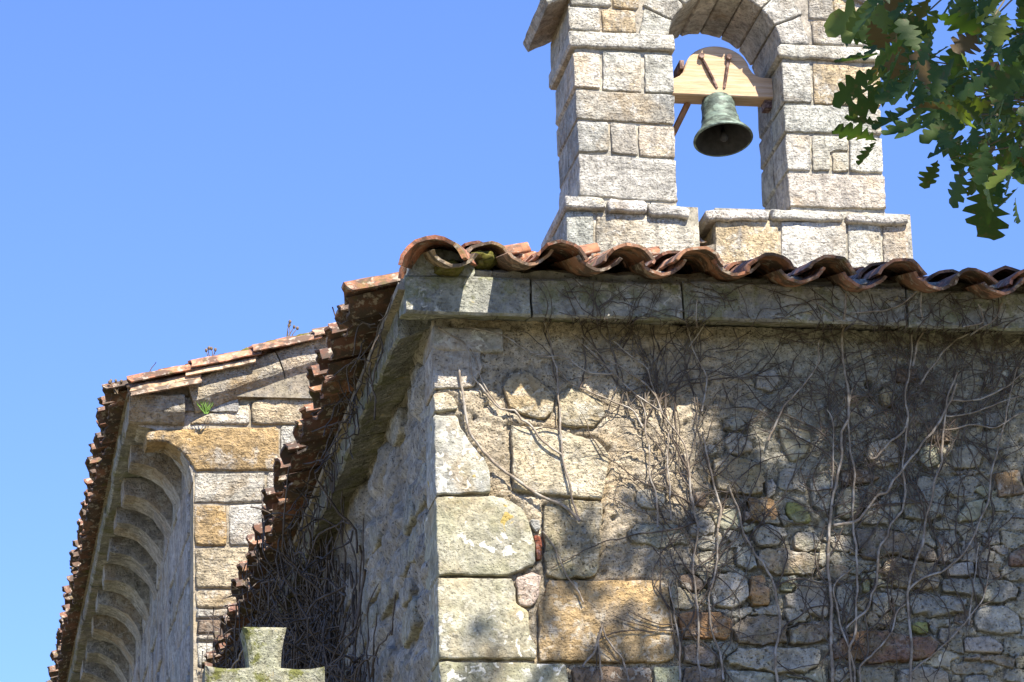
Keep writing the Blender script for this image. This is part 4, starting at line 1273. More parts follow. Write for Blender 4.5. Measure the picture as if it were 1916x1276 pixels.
def tile_mesh(name, R0, R1, L, th, arc, up, rnd, seg=9, rows=4):
    """half-round clay tile lying along +y; up: back of the arch above (cover) or below (channel)"""
    vs, fs = [], []
    s = rnd.uniform(0, 99)
    for side in (0, 1):
        for j in range(rows + 1):
            t = j / rows
            r = R0 + (R1 - R0) * t - (th if side else 0)
            for i in range(seg + 1):
                a = -arc / 2 + arc * i / seg
                e = .010 * noise.noise(V((i * .6, j * 1.1, s))) * (1 if not side else .8)
                x = math.sin(a) * (r + e)
                z = math.cos(a) * (r + e) - (R0 if up else R0)
                yy = L * t + (.022 * noise.noise(V((i * .7, s, 3))) + (.03 if noise.noise(V((i * .5, s, 9))) > .38 else 0) if j in (0, rows) else 0)
                vs.append((x, yy, z if up else -z))
    m = (rows + 1) * (seg + 1)
    idx = lambda sd_, j, i: sd_ * m + j * (seg + 1) + i
    for j in range(rows):
        for i in range(seg):
            fs.append((idx(0, j, i), idx(0, j, i + 1), idx(0, j + 1, i + 1), idx(0, j + 1, i)))
            fs.append((idx(1, j, i), idx(1, j + 1, i), idx(1, j + 1, i + 1), idx(1, j, i + 1)))
    for i in range(seg):
        fs.append((idx(0, 0, i), idx(1, 0, i), idx(1, 0, i + 1), idx(0, 0, i + 1)))
        fs.append((idx(0, rows, i), idx(0, rows, i + 1), idx(1, rows, i + 1), idx(1, rows, i)))
    for j in range(rows):
        fs.append((idx(0, j, 0), idx(0, j + 1, 0), idx(1, j + 1, 0), idx(1, j, 0)))
        fs.append((idx(0, j, seg), idx(1, j, seg), idx(1, j + 1, seg), idx(0, j + 1, seg)))
    if not up: fs = [tuple(reversed(f)) for f in fs]
    me = bpy.data.meshes.new(name)
    me.from_pydata(vs, [], fs)
    sm = [True] * len(me.polygons)
    me.polygons.foreach_set('use_smooth', sm)
    me.materials.append(M['tile'])
    bm = bmesh.new(); bm.from_mesh(me)
    for e in bm.edges:
        if len(e.link_faces) == 2 and e.calc_face_angle() > .8: e.smooth = False
    bm.to_mesh(me); bm.free()
    return me


TR = random.Random(3)
COVER = [tile_mesh('cover_tile', .112, .094, .45, .0125, 2.35, True, TR) for _ in range(7)]
CHANNEL = [tile_mesh('channel_tile', .108, .118, .45, .0125, 2.2, False, TR) for _ in range(7)]
HIP = [tile_mesh('hip_tile', .145, .125, .46, .016, 2.6, True, TR) for _ in range(3)]
TCOL = [(.40, .18, .105), (.36, .165, .10), (.44, .23, .145), (.31, .165, .11), (.38, .235, .16), (.25, .125, .085)]


def basis(up, nrm):
    x = V(up).cross(V(nrm)).normalized()
    return Matrix((x, V(up), V(nrm))).transposed()


def tile_obj(me, loc, up, nrm, parent, name='roof_tile', col=None, yaw=0, roll=0):
    o = bpy.data.objects.new(name, me)
    o.color = (*jit(col or TR.choice(TCOL), .18, TR), 1)
    b = basis(up, nrm) @ Matrix.Rotation(yaw, 3, 'Z') @ Matrix.Rotation(roll, 3, 'Y')
    put(o, parent, loc)
    o.rotation_euler = b.to_euler()
    return o


def tile_acc(acc, me, loc, up, nrm):
    b = basis(up, nrm)
    acc.add([V(loc) + b @ v.co for v in me.vertices], [tuple(p.vertices) for p in me.polygons])


def tile_field(parent, org, along, up, nrm, ncol, pitch, nrow_of, named_rows, named_cols, expo=.36, phase0=0, hang=None, tint=None, sag=None):
    """rows of channel and cover tiles; named tiles are objects, the rest one mesh"""
    acc = Acc()
    org, along, up, nrm = V(org), V(along), V(up), V(nrm)
    for c in range(ncol):
        for r in range(nrow_of(c)):
            for kind in (0, 1):
                # channels between the covers
                s = (c + (.5 if kind == 0 else 0)) * pitch + phase0
                ys = r * expo + (0 if kind == 0 else -.02)
                if hang and r == 0: ys += hang(c, kind)
                p = org + along * (s + TR.uniform(-.016, .016)) + up * (ys + TR.uniform(-.025, .02)) + nrm * ((.118 if kind else 0.0) + TR.uniform(-.012, .014)) + V((0, 0, sag(c) if sag else 0))
                u2 = (up + nrm * (-.030)).normalized()
                n2 = (nrm + up * .030).normalized()
                me = (COVER if kind else CHANNEL)[TR.randrange(7)]
                if r in named_rows and c in named_cols:
                    tile_obj(me, p + nrm * .012, u2, n2, parent, 'roof_tile', None if not tint else tint(c, r, kind), TR.uniform(-.07, .07), TR.uniform(-.14, .14))
                else:
                    tile_acc(acc, me, p + nrm * .012, u2, n2)
    if acc.v:
        o = acc.obj('roof_tiles_beyond', M['tile'], parent, None, (.38, .17, .095))
        o['kind'] = 'stuff'


c_, s_ = math.cos(SL), math.sin(SL)
RX, ZR = CW / 2, 0
deck_z = 6.43
ex, ey = -.16, -.16
def roofz(d): return deck_z + d * math.tan(SL)
half = CW / 2 - ex
ridge_y = ey + half
roof = mesh_obj('roof', [(ex, ey, deck_z), (CW - ex, ey, deck_z), (CW / 2, ridge_y, roofz(half)), (ex, G, deck_z), (CW - ex, G, deck_z), (CW / 2, G, roofz(half)),
                         (ex, ey, deck_z - .03), (CW - ex, ey, deck_z - .03), (ex, G, deck_z - .03), (CW - ex, G, deck_z - .03)],
                [(0, 1, 2), (0, 2, 5, 3), (1, 4, 5, 2), (6, 8, 9, 7), (0, 6, 7, 1), (0, 3, 8, 6), (1, 7, 9, 4)], M['joint'], chancel, (CW / 2, G / 2, 6.6), (.30, .26, .20), False)
fu, fn = V((0, c_, s_)), V((0, -s_, c_))
lu, ln = V((c_, 0, s_)), V((-s_, 0, c_))
PITCH = .285
EY = -.335
tile_field(roof, (.21, EY, 6.435), (1, 0, 0), fu, fn, 20, PITCH, lambda c: max(1, min(int((.21 + c * PITCH + .25) / .36) + 1, int((CW - (.21 + c * PITCH) + .25) / .36) + 1)), (0, 1), range(0, 10), hang=lambda c, k: .19 if (c == 0 and k == 1) else 0, sag=lambda c: -.045 * smooth01(0, 7, c) - (.012 if c % 3 == 1 else 0))
tile_obj(CHANNEL[2], V((.045, EY - .005, 6.44)), fu, fn, roof, 'roof_tile', (.34, .24, .15), .04, .05)
tile_obj(CHANNEL[4], V((.05, EY + .28, 6.53)), fu, fn, roof, 'roof_tile', (.34, .24, .15), .04, .05)
EX = -.285
tile_field(roof, (EX, .33, 6.43), (0, 1, 0), lu, ln, 25, PITCH, lambda c: min(9, int((.33 + c * PITCH + .25) / .36) + 1), (0,), range(0, 25), phase0=-.15, tint=lambda c, r, k: TR.choice(((.12, .07, .05), (.15, .08, .055), (.18, .09, .06), (.28, .14, .085))))  # shade under the side eave put into these darker tile colours, along with grime
hu = V((1, 1, math.tan(SL))).normalized()
hn = (V((0, 0, 1)) - hu * hu.z).normalized()
hu0 = V((.42, 1, math.tan(SL) * .85)).normalized(); hn0 = (V((0, 0, 1)) - hu0 * hu0.z).normalized()
tile_obj(HIP[0], V((-.055, -.36, 6.565)), hu0, hn0, roof, 'hip_tile', (.40, .17, .10))
for k in range(1, 9):
    tile_obj(HIP[k % 3], V((-.05, -.08, 6.61)) + hu * (.40 * (k - 1)) + V((0, 0, .012)), hu, hn, roof, 'hip_tile')
# bedding mortar packed under the tiles, above the cornice
bed = subdiv_prof([(-.10, 6.46), (-.13, 6.50), (-.09, 6.53), (.05, 6.55), (.1, 6.46)], .05)
bar(bed, (-.07, 0, 0), (1, 0, 0), (0, 1, 0), (0, 0, 1), 3.6, M['joint'], roof, 'bedding_mortar', (.30, .28, .23), .04, .016, 14)
bar([(p + .03, q) for p, q in bed], (0, -.05, 0), (0, 1, 0), (1, 0, 0), (0, 0, 1), G, M['joint'], roof, 'bedding_mortar', (.22, .20, .16), .06, .016, 14)
# corner lump of stone and mortar under the hip tile, and moss cushions on it
bar(subdiv_prof(round_prof([(-.125, 6.455), (.16, 6.455), (.13, 6.53), (.05, 6.575), (-.04, 6.585), (-.10, 6.54)], .02), .04), (0, -.165, 0), (0, 1, 0), (1, 0, 0), (0, 0, 1), .3, M['cornice'], roof, 'hip_bedding', (.30, .31, .28), .04, .022, 10)


def blob(acc, c, rx, ry, rz, rnd, seg=14, rings=8, rough=.25):
    c = V(c); vs = []; s = rnd.uniform(0, 50)
    for j in range(rings + 1):
        a = math.pi * j / rings
        for i in range(seg):
            b = 2 * math.pi * i / seg
            d = V((math.sin(a) * math.cos(b), math.sin(a) * math.sin(b), math.cos(a)))
            k = 1 + rough * noise.noise(d * 2.2 + V((s, s, s))) + rough * .5 * noise.noise(d * 6 + V((s, 0, s)))
            vs.append(c + V((d.x * rx, d.y * ry, d.z * rz)) * k)
    fs = [(j * seg + i, (j + 1) * seg + i, (j + 1) * seg + (i + 1) % seg, j * seg + (i + 1) % seg) for j in range(rings) for i in range(seg)]
    acc.add(vs, fs)


for (x, y, z, rx, rz) in ((.045, -.18, 6.485, .06, .028), (.20, -.10, 6.55, .06, .03)):
    a = Acc(); blob(a, (x, y, z), rx, .10, rz, R, 18, 10, .5)
    tag(a.obj('moss_cushion', M['moss'], None), 'olive moss cushion under the hip tile at the corner, %s one' % ('left' if x < .15 else 'right'), 'moss', 'moss cushions')

# ------------------------------------------------------------------ nave: the taller block behind, its gable end and corbelled eave
NX = -.39                       # face of its left wall
NW = 3.16 - NX                  # half its width; the ridge is at x = 3.16
NS = math.radians(16.4)
VA = math.radians(20.2)      # pitch of the raking verge stones
NL = 13.0
tn = math.tan(NS)
nave = thing('nave', 'tall stone nave behind with sunlit gable end, corbelled eave and red tiled roof', 'building', (3.16, G + NL / 2, 0))


def verge_z(x): return 8.584 + min(x, 6.32 - x) * math.tan(VA)      # top of the raking verge stones


gw = [(NX + .012, 0), (6.71 - .012, 0), (6.71 - .012, 8.25), (4.3, 9.25), (2.0, 9.25), (NX + .012, 8.25)]
vs = [V((x, G + .004, z)) for x, z in gw] + [V((x, G + .6, z)) for x, z in gw]
fs = [tuple(range(6)), tuple(reversed(range(6, 12)))] + [(i, i + 6, (i + 1) % 6 + 6, (i + 1) % 6) for i in range(6)]
gwall = recalc(mesh_obj('gable_wall', vs, fs, M['joint'], nave, (3.16, G, 5), (.36, .31, .23), False))
for i, (col, proud, poly) in enumerate(GABLE):
    stone(poly, frame_y(G), proud + .006, .25, jit(PAL[col], .07), gwall, M['gable'], 'stone', 400 + i, .06, .012, .004, .012, .008)
# courses below and to the right, mostly hidden by the chancel
rr = random.Random(8)
z = 6.0
while z > 3.5:
    h = rr.uniform(.22, .34); x = NX
    while x < .6:
        w_ = rr.uniform(.35, .7)
        stone([(x, z - h + .01), (x + w_ - .012, z - h + .01), (x + w_ - .012, z), (x, z)], frame_y(G), .014, .25, jit(PAL[rr.choice(['pale', 'tan', 'ochre', 'white'])]), gwall, M['gable'], 'stone', None, .08)
        x += w_
    z -= h
for (x0, x1, z0, z1) in ((.62, 1.1, 7.75, 8.05), (.62, 1.0, 7.45, 7.74), (.84, 1.5, 8.06, 8.5), (1.12, 1.8, 7.75, 8.05), (1.52, 2.1, 8.06, 8.6), (1.02, 1.7, 7.45, 7.74)):
    stone([(x0, z0), (x1, z0), (x1, z1), (x0, z1)], frame_y(G), .014, .25, jit(PAL['tan']), gwall, M['gable'], 'stone', None, .08)

# raking verge stones: square upper face over a sloping chamfer
va = V((math.cos(VA), 0, math.sin(VA))); vn = V((-math.sin(VA), 0, math.cos(VA)))
vprof = subdiv_prof(round_prof([(.3, 0), (-.10, 0), (-.10, -.13), (-.025, -.20), (.3, -.20)], .012), .05)
P0 = V((-.435, G, verge_z(-.435)))
segs = [(0, .60), (.61, 1.28), (1.29, 1.95), (1.96, 2.6)]
for i, (a, b) in enumerate(segs):
    bar(vprof, P0 + va * a, va, (0, 1, 0), vn, b - a, M['gable'], gwall, 'verge_stone', jit(((.42, .37, .28), (.40, .35, .28), (.42, .38, .30), (.42, .37, .28))[i], .06), .05, .008, 9)
# kneeler at the foot of the verge
bar(subdiv_prof(round_prof([(.3, 8.335), (-.10, 8.335), (-.10, 8.23), (-.025, 8.16), (.3, 8.16)], .012), .05), (-.785, G, 0), (1, 0, 0), (0, 1, 0), (0, 0, 1), .345, M['gable'], gwall, 'kneeler_stone', (.44, .39, .30), .05, .008, 9)

# left wall of the nave
nw = Acc(); box(nw, NX + .012, NX + .5, G + .61, G + NL, 0, 8.25)
nwall = nw.obj('side_wall', M['sidewall'], nave, (NX, G + 6, 5), (.33, .32, .31), False)
z = 8.14
while z > 4.6:
    h = rr.uniform(.24, .36); y = G + .26
    while y < G + 9:
        w_ = rr.uniform(.5, .95)
        stone([(-y, z - h + .010), (-(y + w_ - .014), z - h + .010), (-(y + w_ - .014), z), (-y, z)], frame_left(NX), rr.uniform(.002, .012), .1, jit((.37, .36, .34), .1), nwall, M['stone'], 'stone', None, .09, .014, .005, .012, .007)
        y += w_
    z -= h

# corbels: hollow-curved brackets under the eave slab
arc = [(-.705, 8.140), (-.635, 8.132), (-.568, 8.103), (-.502, 8.056), (-.445, 7.98), (-.409, 7.912), (-.39, 7.836)]
cprof = [(-.20, 8.256), (-.72, 8.256), (-.72, 8.146)] + arc + [(-.385, 7.80), (-.20, 7.80)]
eave = mesh_obj('eave', [(NX, G, 8.14), (NX, G + NL, 8.14), (NX + .1, G + NL, 8.14), (NX + .1, G, 8.14)], [(0, 1, 2, 3)], M['joint'], nave, (-.6, G + 6, 8.2), (.2, .2, .2))
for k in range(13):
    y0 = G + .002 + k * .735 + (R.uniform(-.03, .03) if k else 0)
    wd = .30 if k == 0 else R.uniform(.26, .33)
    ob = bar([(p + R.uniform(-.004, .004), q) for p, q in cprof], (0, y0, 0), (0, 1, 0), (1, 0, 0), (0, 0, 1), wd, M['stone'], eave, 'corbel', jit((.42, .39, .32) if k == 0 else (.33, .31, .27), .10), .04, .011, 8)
# eave slabs
sprof = subdiv_prof(round_prof([(-.10, 8.258), (-.785, 8.255), (-.785, 8.345), (-.10, 8.345)], .012), .06)
y = G - .02
while y < G + 9.5:
    L_ = R.uniform(.7, 1.1)
    bar([(p, q + R.uniform(-.003, .003)) for p, q in sprof], (R.uniform(-.012, .008), y, R.uniform(-.008, .004)), (0, 1, 0), (1, 0, 0), (0, 0, 1), L_ - .012, M['cornice'], eave, 'eave_slab', jit((.30, .29, .26)), .06, .008, 9)
    y += L_

# nave roof
cn, sn = math.cos(NS), math.sin(NS)
nu, nn = V((cn, 0, sn)), V((-sn, 0, cn))
rz0 = 8.345
nroof = mesh_obj('roof', [(-.8, G - .05, rz0), (3.16, G - .05, rz0 + 3.96 * tn), (7.12, G - .05, rz0), (-.8, G + NL, rz0), (3.16, G + NL, rz0 + 3.96 * tn), (7.12, G + NL, rz0)],
                 [(0, 1, 4, 3), (1, 2, 5, 4), (0, 3, 5, 2), (0, 2, 1), (3, 4, 5)], M['joint'], nave, (3.16, G + 6, 9), (.3, .26, .2), False)
tile_field(nroof, (-.875, G + .08, 8.325), (0, 1, 0), nu, nn, 36, .262, lambda c: 11, (0,), range(0, 34), tint=lambda c, r, k: TR.choice(((.17, .10, .07), (.21, .11, .07), (.24, .13, .085), (.15, .095, .07))))  # darker browns on the eave row carry its shade as well as grime
# verge: cover tiles lapping down the rake over a course of flat-laid tiles
vrow = [(0, 5, -.80, 8.452, .40, -.075, [(.50, .22, .13), (.52, .25, .15), (.50, .27, .17), (.55, .34, .23), (.52, .30, .19)]),
        (0, 2, -.795, 8.395, .36, -.062, [(.50, .31, .19), (.53, .36, .24)]), (0, 1, -.79, 8.35, .36, -.09, [(.50, .34, .22)]),
        (0, 5, -.42, 8.60, .38, .10, [(.30, .24, .19), (.34, .22, .15), (.28, .23, .19), (.36, .25, .18), (.33, .24, .18)])]
for k0, k1, xx, zz, st_, dy, cols in vrow:
    for k in range(k0, k1):
        b0 = V((xx, G + dy, zz)) + nu * (st_ * k) + nn * R.uniform(-.006, .008)
        tile_obj(COVER[(k + int(zz * 100)) % 7], b0, (nu - nn * .03).normalized(), (nn + nu * .03).normalized(), nroof, 'verge_tile', cols[k])

# ------------------------------------------------------------------ bell gable
BD = .70
bgab = thing('bell_gable', 'pale ashlar bell gable with round arched opening standing on the nave roof', 'bell gable', (3.16, G + .35, 9.2))
XL0, XL1, XR0, XR1 = 2.13, 2.795, 3.54, 4.205


def core(name, x0, x1, z0, z1, y0=G + .012, y1=G + BD - .012, col=(.42, .39, .32)):
    a = Acc(); box(a, x0, x1, y0, y1, z0, z1)
    return a.obj(name, M['joint'], bgab, None, col, False)


pl = core('left_pier', XL0 + .014, XL1 - .014, 9.70, 10.85)
pr = core('right_pier', XR0 + .014, XR1 - .014, 9.70, 10.85)
pl.name, pr.name = 'pier', 'pier.001'
WL['pier'] = WL['left_pier']; WL['pier.001'] = WL['right_pier']
for i, (col, proud, poly) in enumerate(BELL):
    col = {'grey': 'bgrey', 'pale': 'bpale'}.get(col, col)
    xs = [p[0] for p in poly]
    par = pl if max(xs) < 3.2 else pr
    side = abs(min(xs) - (XL0 if par is pl else XR0)) < .03 or abs(max(xs) - (XL1 if par is pl else XR1)) < .03
    stone(poly, frame_y(G), proud, .345, jit(PAL[col], .10), par, M['bell'], 'stone', 600 + i, .04, .009, .004, .007, .006)
    stone([(-x, z) for x, z in poly], frame_back(G + BD), .004, .345, jit(PAL[col], .06), par, M['bell'], 'stone', 660 + i, .07, .012, .004, .011, .006)
# imposts
for (x0, x1, zb, zt, par) in ((2.095, 2.815, 10.842, 10.955, pl), (3.518, 4.235, 10.825, 10.925, pr)):
    stone([(x0, zb), (x1, zb - .006), (x1, zt - .006), (x0, zt)], frame_y(G), .030, BD + .06, jit(PAL['white'], .05), par, M['bell'], 'impost', None, .05, .018, .004, .014, .006)
# plinth under the piers
for (x0, x1, BX) in ((2.075, 2.925, 0), (3.01, 4.36, 1)):
    pc = core('plinth', x0 + .014, x1 - .014, 8.9, 9.72, G - .045, G + BD + .04)
    for i, (col, proud, poly) in enumerate(BASE):
        if (poly[0][0] > 2.95) == bool(BX):
            stone(poly, frame_y(G - .06), .004, .42, jit(PAL[col], .06), pc, M['bell'], 'stone', 700 + i, .04, .009, .004, .007, .006)
            xs = [p[0] for p in poly]; zs = [p[1] for p in poly]
            stone([(-max(xs), min(zs)), (-min(xs), min(zs)), (-min(xs), max(zs)), (-max(xs), max(zs))], frame_back(G + BD + .06), .004, .38, jit(PAL[col], .06), pc, M['bell'], 'stone', 720 + i, .08)
    for i, (col, proud, poly) in enumerate(SLAB):
        if (poly[0][0] > 2.95) == bool(BX):
            stone(poly, frame_y(G - .10), .006, BD + .2, jit((.54, .52, .47), .07), pc, M['bell'], 'plinth_slab', 740 + i, .045, .016, .006, .014, .006)
# wall round the arch
AC, AR = (3.158, 10.90), .385
poly = [(2.11, 10.93), (2.75, 10.93)]
poly += [(AC[0] + (AR + .02) * math.cos(math.radians(a)), AC[1] + (AR + .02) * math.sin(math.radians(a))) for a in range(176, 3, -8)]
poly += [(3.57, 10.93), (4.205, 10.93), (4.205, 11.16), (3.158, 11.70), (2.11, 11.16)]
vs = [V((x, G + .014, z)) for x, z in poly] + [V((x, G + BD - .014, z)) for x, z in poly]
n = len(poly)
aw = recalc(mesh_obj('arch_wall', vs, [tuple(range(n)), tuple(reversed(range(n, 2 * n)))] + [(i, i + n, (i + 1) % n + n, (i + 1) % n) for i in range(n)], M['joint'], bgab, (3.16, G + .35, 11.2), (.34, .31, .26), False))
na = 8
for k in range(na):
    a0, a1 = math.radians(3 + 174 * k / na), math.radians(3 + 174 * (k + 1) / na - .8)
    ro = .60 + R.uniform(-.02, .03)
    pts = [(AC[0] + r * math.cos(a), AC[1] + r * math.sin(a)) for r, a in ((AR, a0), (ro, a0), (ro, a1), (AR, a1), (AR, (a0 + a1) / 2))]
    stone(pts, frame_y(G), .008, BD, jit(PAL['white' if R.random() < .6 else 'pale'], .07), aw, M['bell'], 'voussoir', 800 + k, .05, .010, .003, .010, .005)


def upper(x0, x1, z0, z1, col):
    pts = [(x0, z0), (x1, z0), (x1, z1), (x0, z1)]
    stone(pts, frame_y(G), .008, .34, jit(PAL[col], .06), aw, M['bell'], 'stone', None, .05, .014, .004, .012, .006)
    stone([(-x, z) for x, z in pts], frame_back(G + BD), .004, .34, jit(PAL[col], .06), aw, M['bell'], 'stone', None, .07, .014, .004, .012, .006)


for a in ((2.105, 2.322, 10.962, 11.135, 'white'), (2.334, 2.56, 10.958, 11.125, 'ochre_l'), (2.12, 2.40, 11.145, 11.28, 'grey'), (2.41, 2.585, 11.137, 11.36, 'ochre_l'),
          (3.765, 3.99, 10.935, 11.11, 'grey'), (4.0, 4.205, 10.935, 11.11, 'white'), (3.75, 3.92, 11.12, 11.36, 'pale'), (3.93, 4.19, 11.12, 11.28, 'ochre_l'), (2.60, 2.72, 11.38, 11.46, 'pale'), (3.60, 3.74, 11.38, 11.46, 'pale')):
    upper(*a)
# raking copings
for sg in (-1, 1):
    ang = math.radians(27)
    ax = V((math.cos(ang) * -sg, 0, math.sin(ang))); nq = V((sg * math.sin(ang), 0, math.cos(ang)))
    o0 = V((3.158 + sg * 1.195, G - .05, 11.125))
    L_ = 1.195 / math.cos(ang)
    for k in range(3):
        bar(subdiv_prof(round_prof([(0, 0), (BD + .12, 0), (BD + .12, .075), (0, .075)], .012), .08), o0 + ax * (L_ * k / 3), ax, (0, 1, 0), nq, L_ / 3 - .012, M['bell'], aw, 'coping_stone', jit((.42, .39, .34)), .06, .007, 9)

# ------------------------------------------------------------------ bell and its headstock
YB = G + .35
DZ = -.03
hp = [(2.80, 10.677), (3.545, 10.677), (3.545, 10.822), (3.47, 10.826), (3.43, 10.838), (3.405, 10.862), (3.385, 10.895)]
hp += [(3.168 + .222 * math.cos(math.radians(a)), 10.865 + .176 * math.sin(math.radians(a))) for a in range(12, 170, 8)]
hp += [(2.945, 10.885), (2.93, 10.845), (2.905, 10.815), (2.87, 10.796), (2.80, 10.79)]
hp = [(x, z + DZ) for x, z in hp]
head = thing('headstock', 'new pale pine headstock with humped top spanning the arch opening', 'headstock', (3.168, YB, 10.677))
prism(hp, YB - .085, YB + .085, M['wood'], head, 'beam', bev=.008)
for (x0, z0, x1, z1) in ((3.055, 10.925, 3.155, 10.705), (3.245, 10.925, 3.205, 10.705)):
    a = Acc()
    tube(a, smooth_path([(x0, YB - .090, z0), ((x0 + x1) / 2, YB - .100, (z0 + z1) / 2), (x1, YB - .085, z1)], .05), .011, 8)
    st = a.obj('strap', M['iron'], head)
    a = Acc(); tube(a, [(x0, YB - .08, z0), (x0, YB - .118, z0)], [.02, .02], 6)
    a.obj('bolt', M['iron'], st, None, (1, 1, 1), False)
a = Acc(); box(a, 3.49, 3.545, YB - .05, YB + .05, 10.59, 10.646); a.obj('bearing', M['iron'], head, None, (1, 1, 1), False)
a = Acc(); box(a, 2.80, 2.85, YB - .05, YB + .05, 10.59, 10.646); a.obj('bearing', M['iron'], head, None, (1, 1, 1), False)
a = Acc(); box(a, 2.905, 2.935, YB - .10, YB + .10, 10.83, 10.89); a.obj('clamp', M['iron'], head, None, (1, 1, 1), False)
a = Acc(); tube(a, [(2.985, YB + .06, 10.645), (2.85, YB + .12, 10.37)], [.022, .020], 6); a.obj('lever', M['rustwood'], head, None, (1, 1, 1), False)

bell = thing('bell', 'small verdigris bronze bell tilted in the arch with dark open mouth', 'bell', (3.176, YB, 10.70))
rot = Matrix.Rotation(math.radians(-13), 3, 'X') @ Matrix.Rotation(math.radians(-2), 3, 'Y')
top = V((3.170, YB, 10.68))
BS = .955
prof = [(.0, -.02), (.05, -.022), (.098, -.032), (.112, -.05), (.117, -.08), (.122, -.09), (.119, -.10), (.123, -.15), (.128, -.20), (.134, -.205), (.132, -.215), (.139, -.25), (.153, -.285), (.175, -.315), (.196, -.34), (.208, -.358), (.212, -.372), (.206, -.378), (.196, -.374)]
lathe([(a_ * BS, b_ * BS) for a_, b_ in prof], top, M['bronze'], bell, 'bell_body', 48, rot)
lathe([(a_ * BS, b_ * BS) for a_, b_ in ((.196, -.374), (.180, -.345), (.150, -.30), (.125, -.25), (.112, -.20), (.108, -.10), (.09, -.05), (0, -.04))], top, M['bronzedark'], bell, 'bell_interior', 40, rot)
a = Acc()
tube(a, [top + rot @ V((0, 0, -.05)), top + rot @ V((.005, .0, -.20)), top + rot @ V((.008, 0, -.30))], [.010, .011, .014], 8)
blob(a, top + rot @ V((.008, 0, -.33)), .032, .032, .038, R, 12, 8, .05)
a.obj('clapper', M['bronzedark'], bell)
a = Acc()
for sx in (-1, 1):
    tube(a, smooth_path([top + V((.03 * sx, 0, -.03)), top + V((.036 * sx, 0, .02)), top + V((.02 * sx, 0, .05)), top + V((0, 0, .055))], .01), .012, 8)
tube(a, [top + V((0, -.02, -.03)), top + V((0, -.03, .03)), top + V((0, -.01, .06))], .013, 8)
a.obj('canons', M['bronze'], bell)

# ------------------------------------------------------------------ stone cross in front, on a tall shaft
cy = -3.0
cross = thing('stone_cross', 'mossy stone cross with flared arms standing before the chancel corner', 'cross', (-1.006, cy + .07, 0))
ch = [(-.068, .157), (.068, .157), (.058, .115), (.051, .07), (.049, .028), (.10, .024), (.145, .026), (.185, .034), (.187, -.075), (.14, -.072), (.10, -.07), (.05, -.07), (.052, -.12), (.056, -.2),
      (-.056, -.2), (-.052, -.12), (-.05, -.07), (-.10, -.07), (-.14, -.072), (-.187, -.075), (-.185, .034), (-.145, .026), (-.10, .024), (-.049, .028), (-.051, .07), (-.058, .115)]
cp = subdiv_prof([(-1.006 + x, 4.104 + z) for x, z in ch], .02)
prism(cp, cy, cy + .13, M['mossy'], cross, 'cross_head', (.30, .30, .215), .012)
bar(round_prof([(-.06, -.055), (.06, -.055), (.06, .055), (-.06, .055)], .02), (-1.006, cy + .065, 3.905), (0, 0, -1), (1, 0, 0), (0, 1, 0), 3.2, M['mossy'], cross, 'shaft', (.40, .39, .34), .1, .004, 8)
for (h0, h1, s) in ((.48, .72, .24), (.24, .48, .5), (0, .24, .8)):
    bar(round_prof([(-s, -s), (s, -s), (s, s), (-s, s)], .03), (-1.006, cy + .065, h0), (0, 0, 1), (1, 0, 0), (0, 1, 0), h1 - h0 - .002, M['mossy'], cross, 'step', (.40, .39, .34), .12, .008, 5)

# ------------------------------------------------------------------ bare creeper on the front wall
creep = thing('climbing_creeper', 'leafless climbing creeper with pale grey stems over the chancel front wall', 'creeper', (1.6, -.05, 4.3))
VR = random.Random(21)


def on_wall(x, z, out=.012):
    """point on the front wall's surface; above the wall head the stems lie on the cornice face"""
    if z > 6.345:
        k = (13.569 - CF - .012) / 13.569
        return V((-2.092 + (x + 2.092) * k, -CF - .012, 1.6 + (z - 1.6) * k))
    return V((x, -(proud_at(x, z) + out), z))


nodes = []
for r, pts in STEMS:
    path = smooth_path([V((x, z, 0)) for x, z in pts], .022, .006, VR)
    path = [on_wall(p.x, p.y, .008 + .006 * (1 + noise.noise(V((p.x * 9, p.y * 9, 4))))) for p in path]
    # relax the jumps where the stem climbs over a stone edge
    for _ in range(2):
        path = [path[0]] + [V((p.x, (a.y + p.y * 2 + b.y) / 4, p.z)) for a, p, b in zip(path, path[1:], path[2:])] + [path[-1]]
    n = len(path)
    rad = [r * 1.0 * (.75 + .35 * (i / n)) * (1 + .25 * noise.noise(V((i * .3, r * 900, 0)))) for i in range(n)]
    a = Acc(); tube(a, path, rad, 6)
    a.obj('stem', M['vine'], creep)
    nodes += [(p, r) for p in path[2:-2:3]]
tw = Acc()


def twig(p, ang, L, r, acc, wig=.35, on=on_wall, step=.018):
    x, z = p
    pts = []
    n = max(4, int(L / step))
    for i in range(n):
        if z > 6.53 or x > 3.3: break
        pts.append(on(x, z))
        ang += VR.gauss(0, wig)
        x += math.cos(ang) * step; z += math.sin(ang) * step
        if VR.random() < .045 and L > .12: twig((x, z), ang + VR.choice((-1, 1)) * VR.uniform(.4, 1.0), L * .5, r * .7, acc, wig, on, step)
    n = len(pts)
    if n < 3: return
    for _ in range(1):
        pts = [pts[0]] + [V((q.x, (a.y + q.y + b.y) / 3, q.z)) for a, q, b in zip(pts, pts[1:], pts[2:])] + [pts[-1]]
    tube(acc, pts, [r * (1 - .6 * i / n) for i in range(n)], 4)


def dens(x, z):
    d = .25 + .75 * smooth01(.5, 1.2, x)
    d *= .35 + .65 * smooth01(5.3, 6.1, z)
    return d


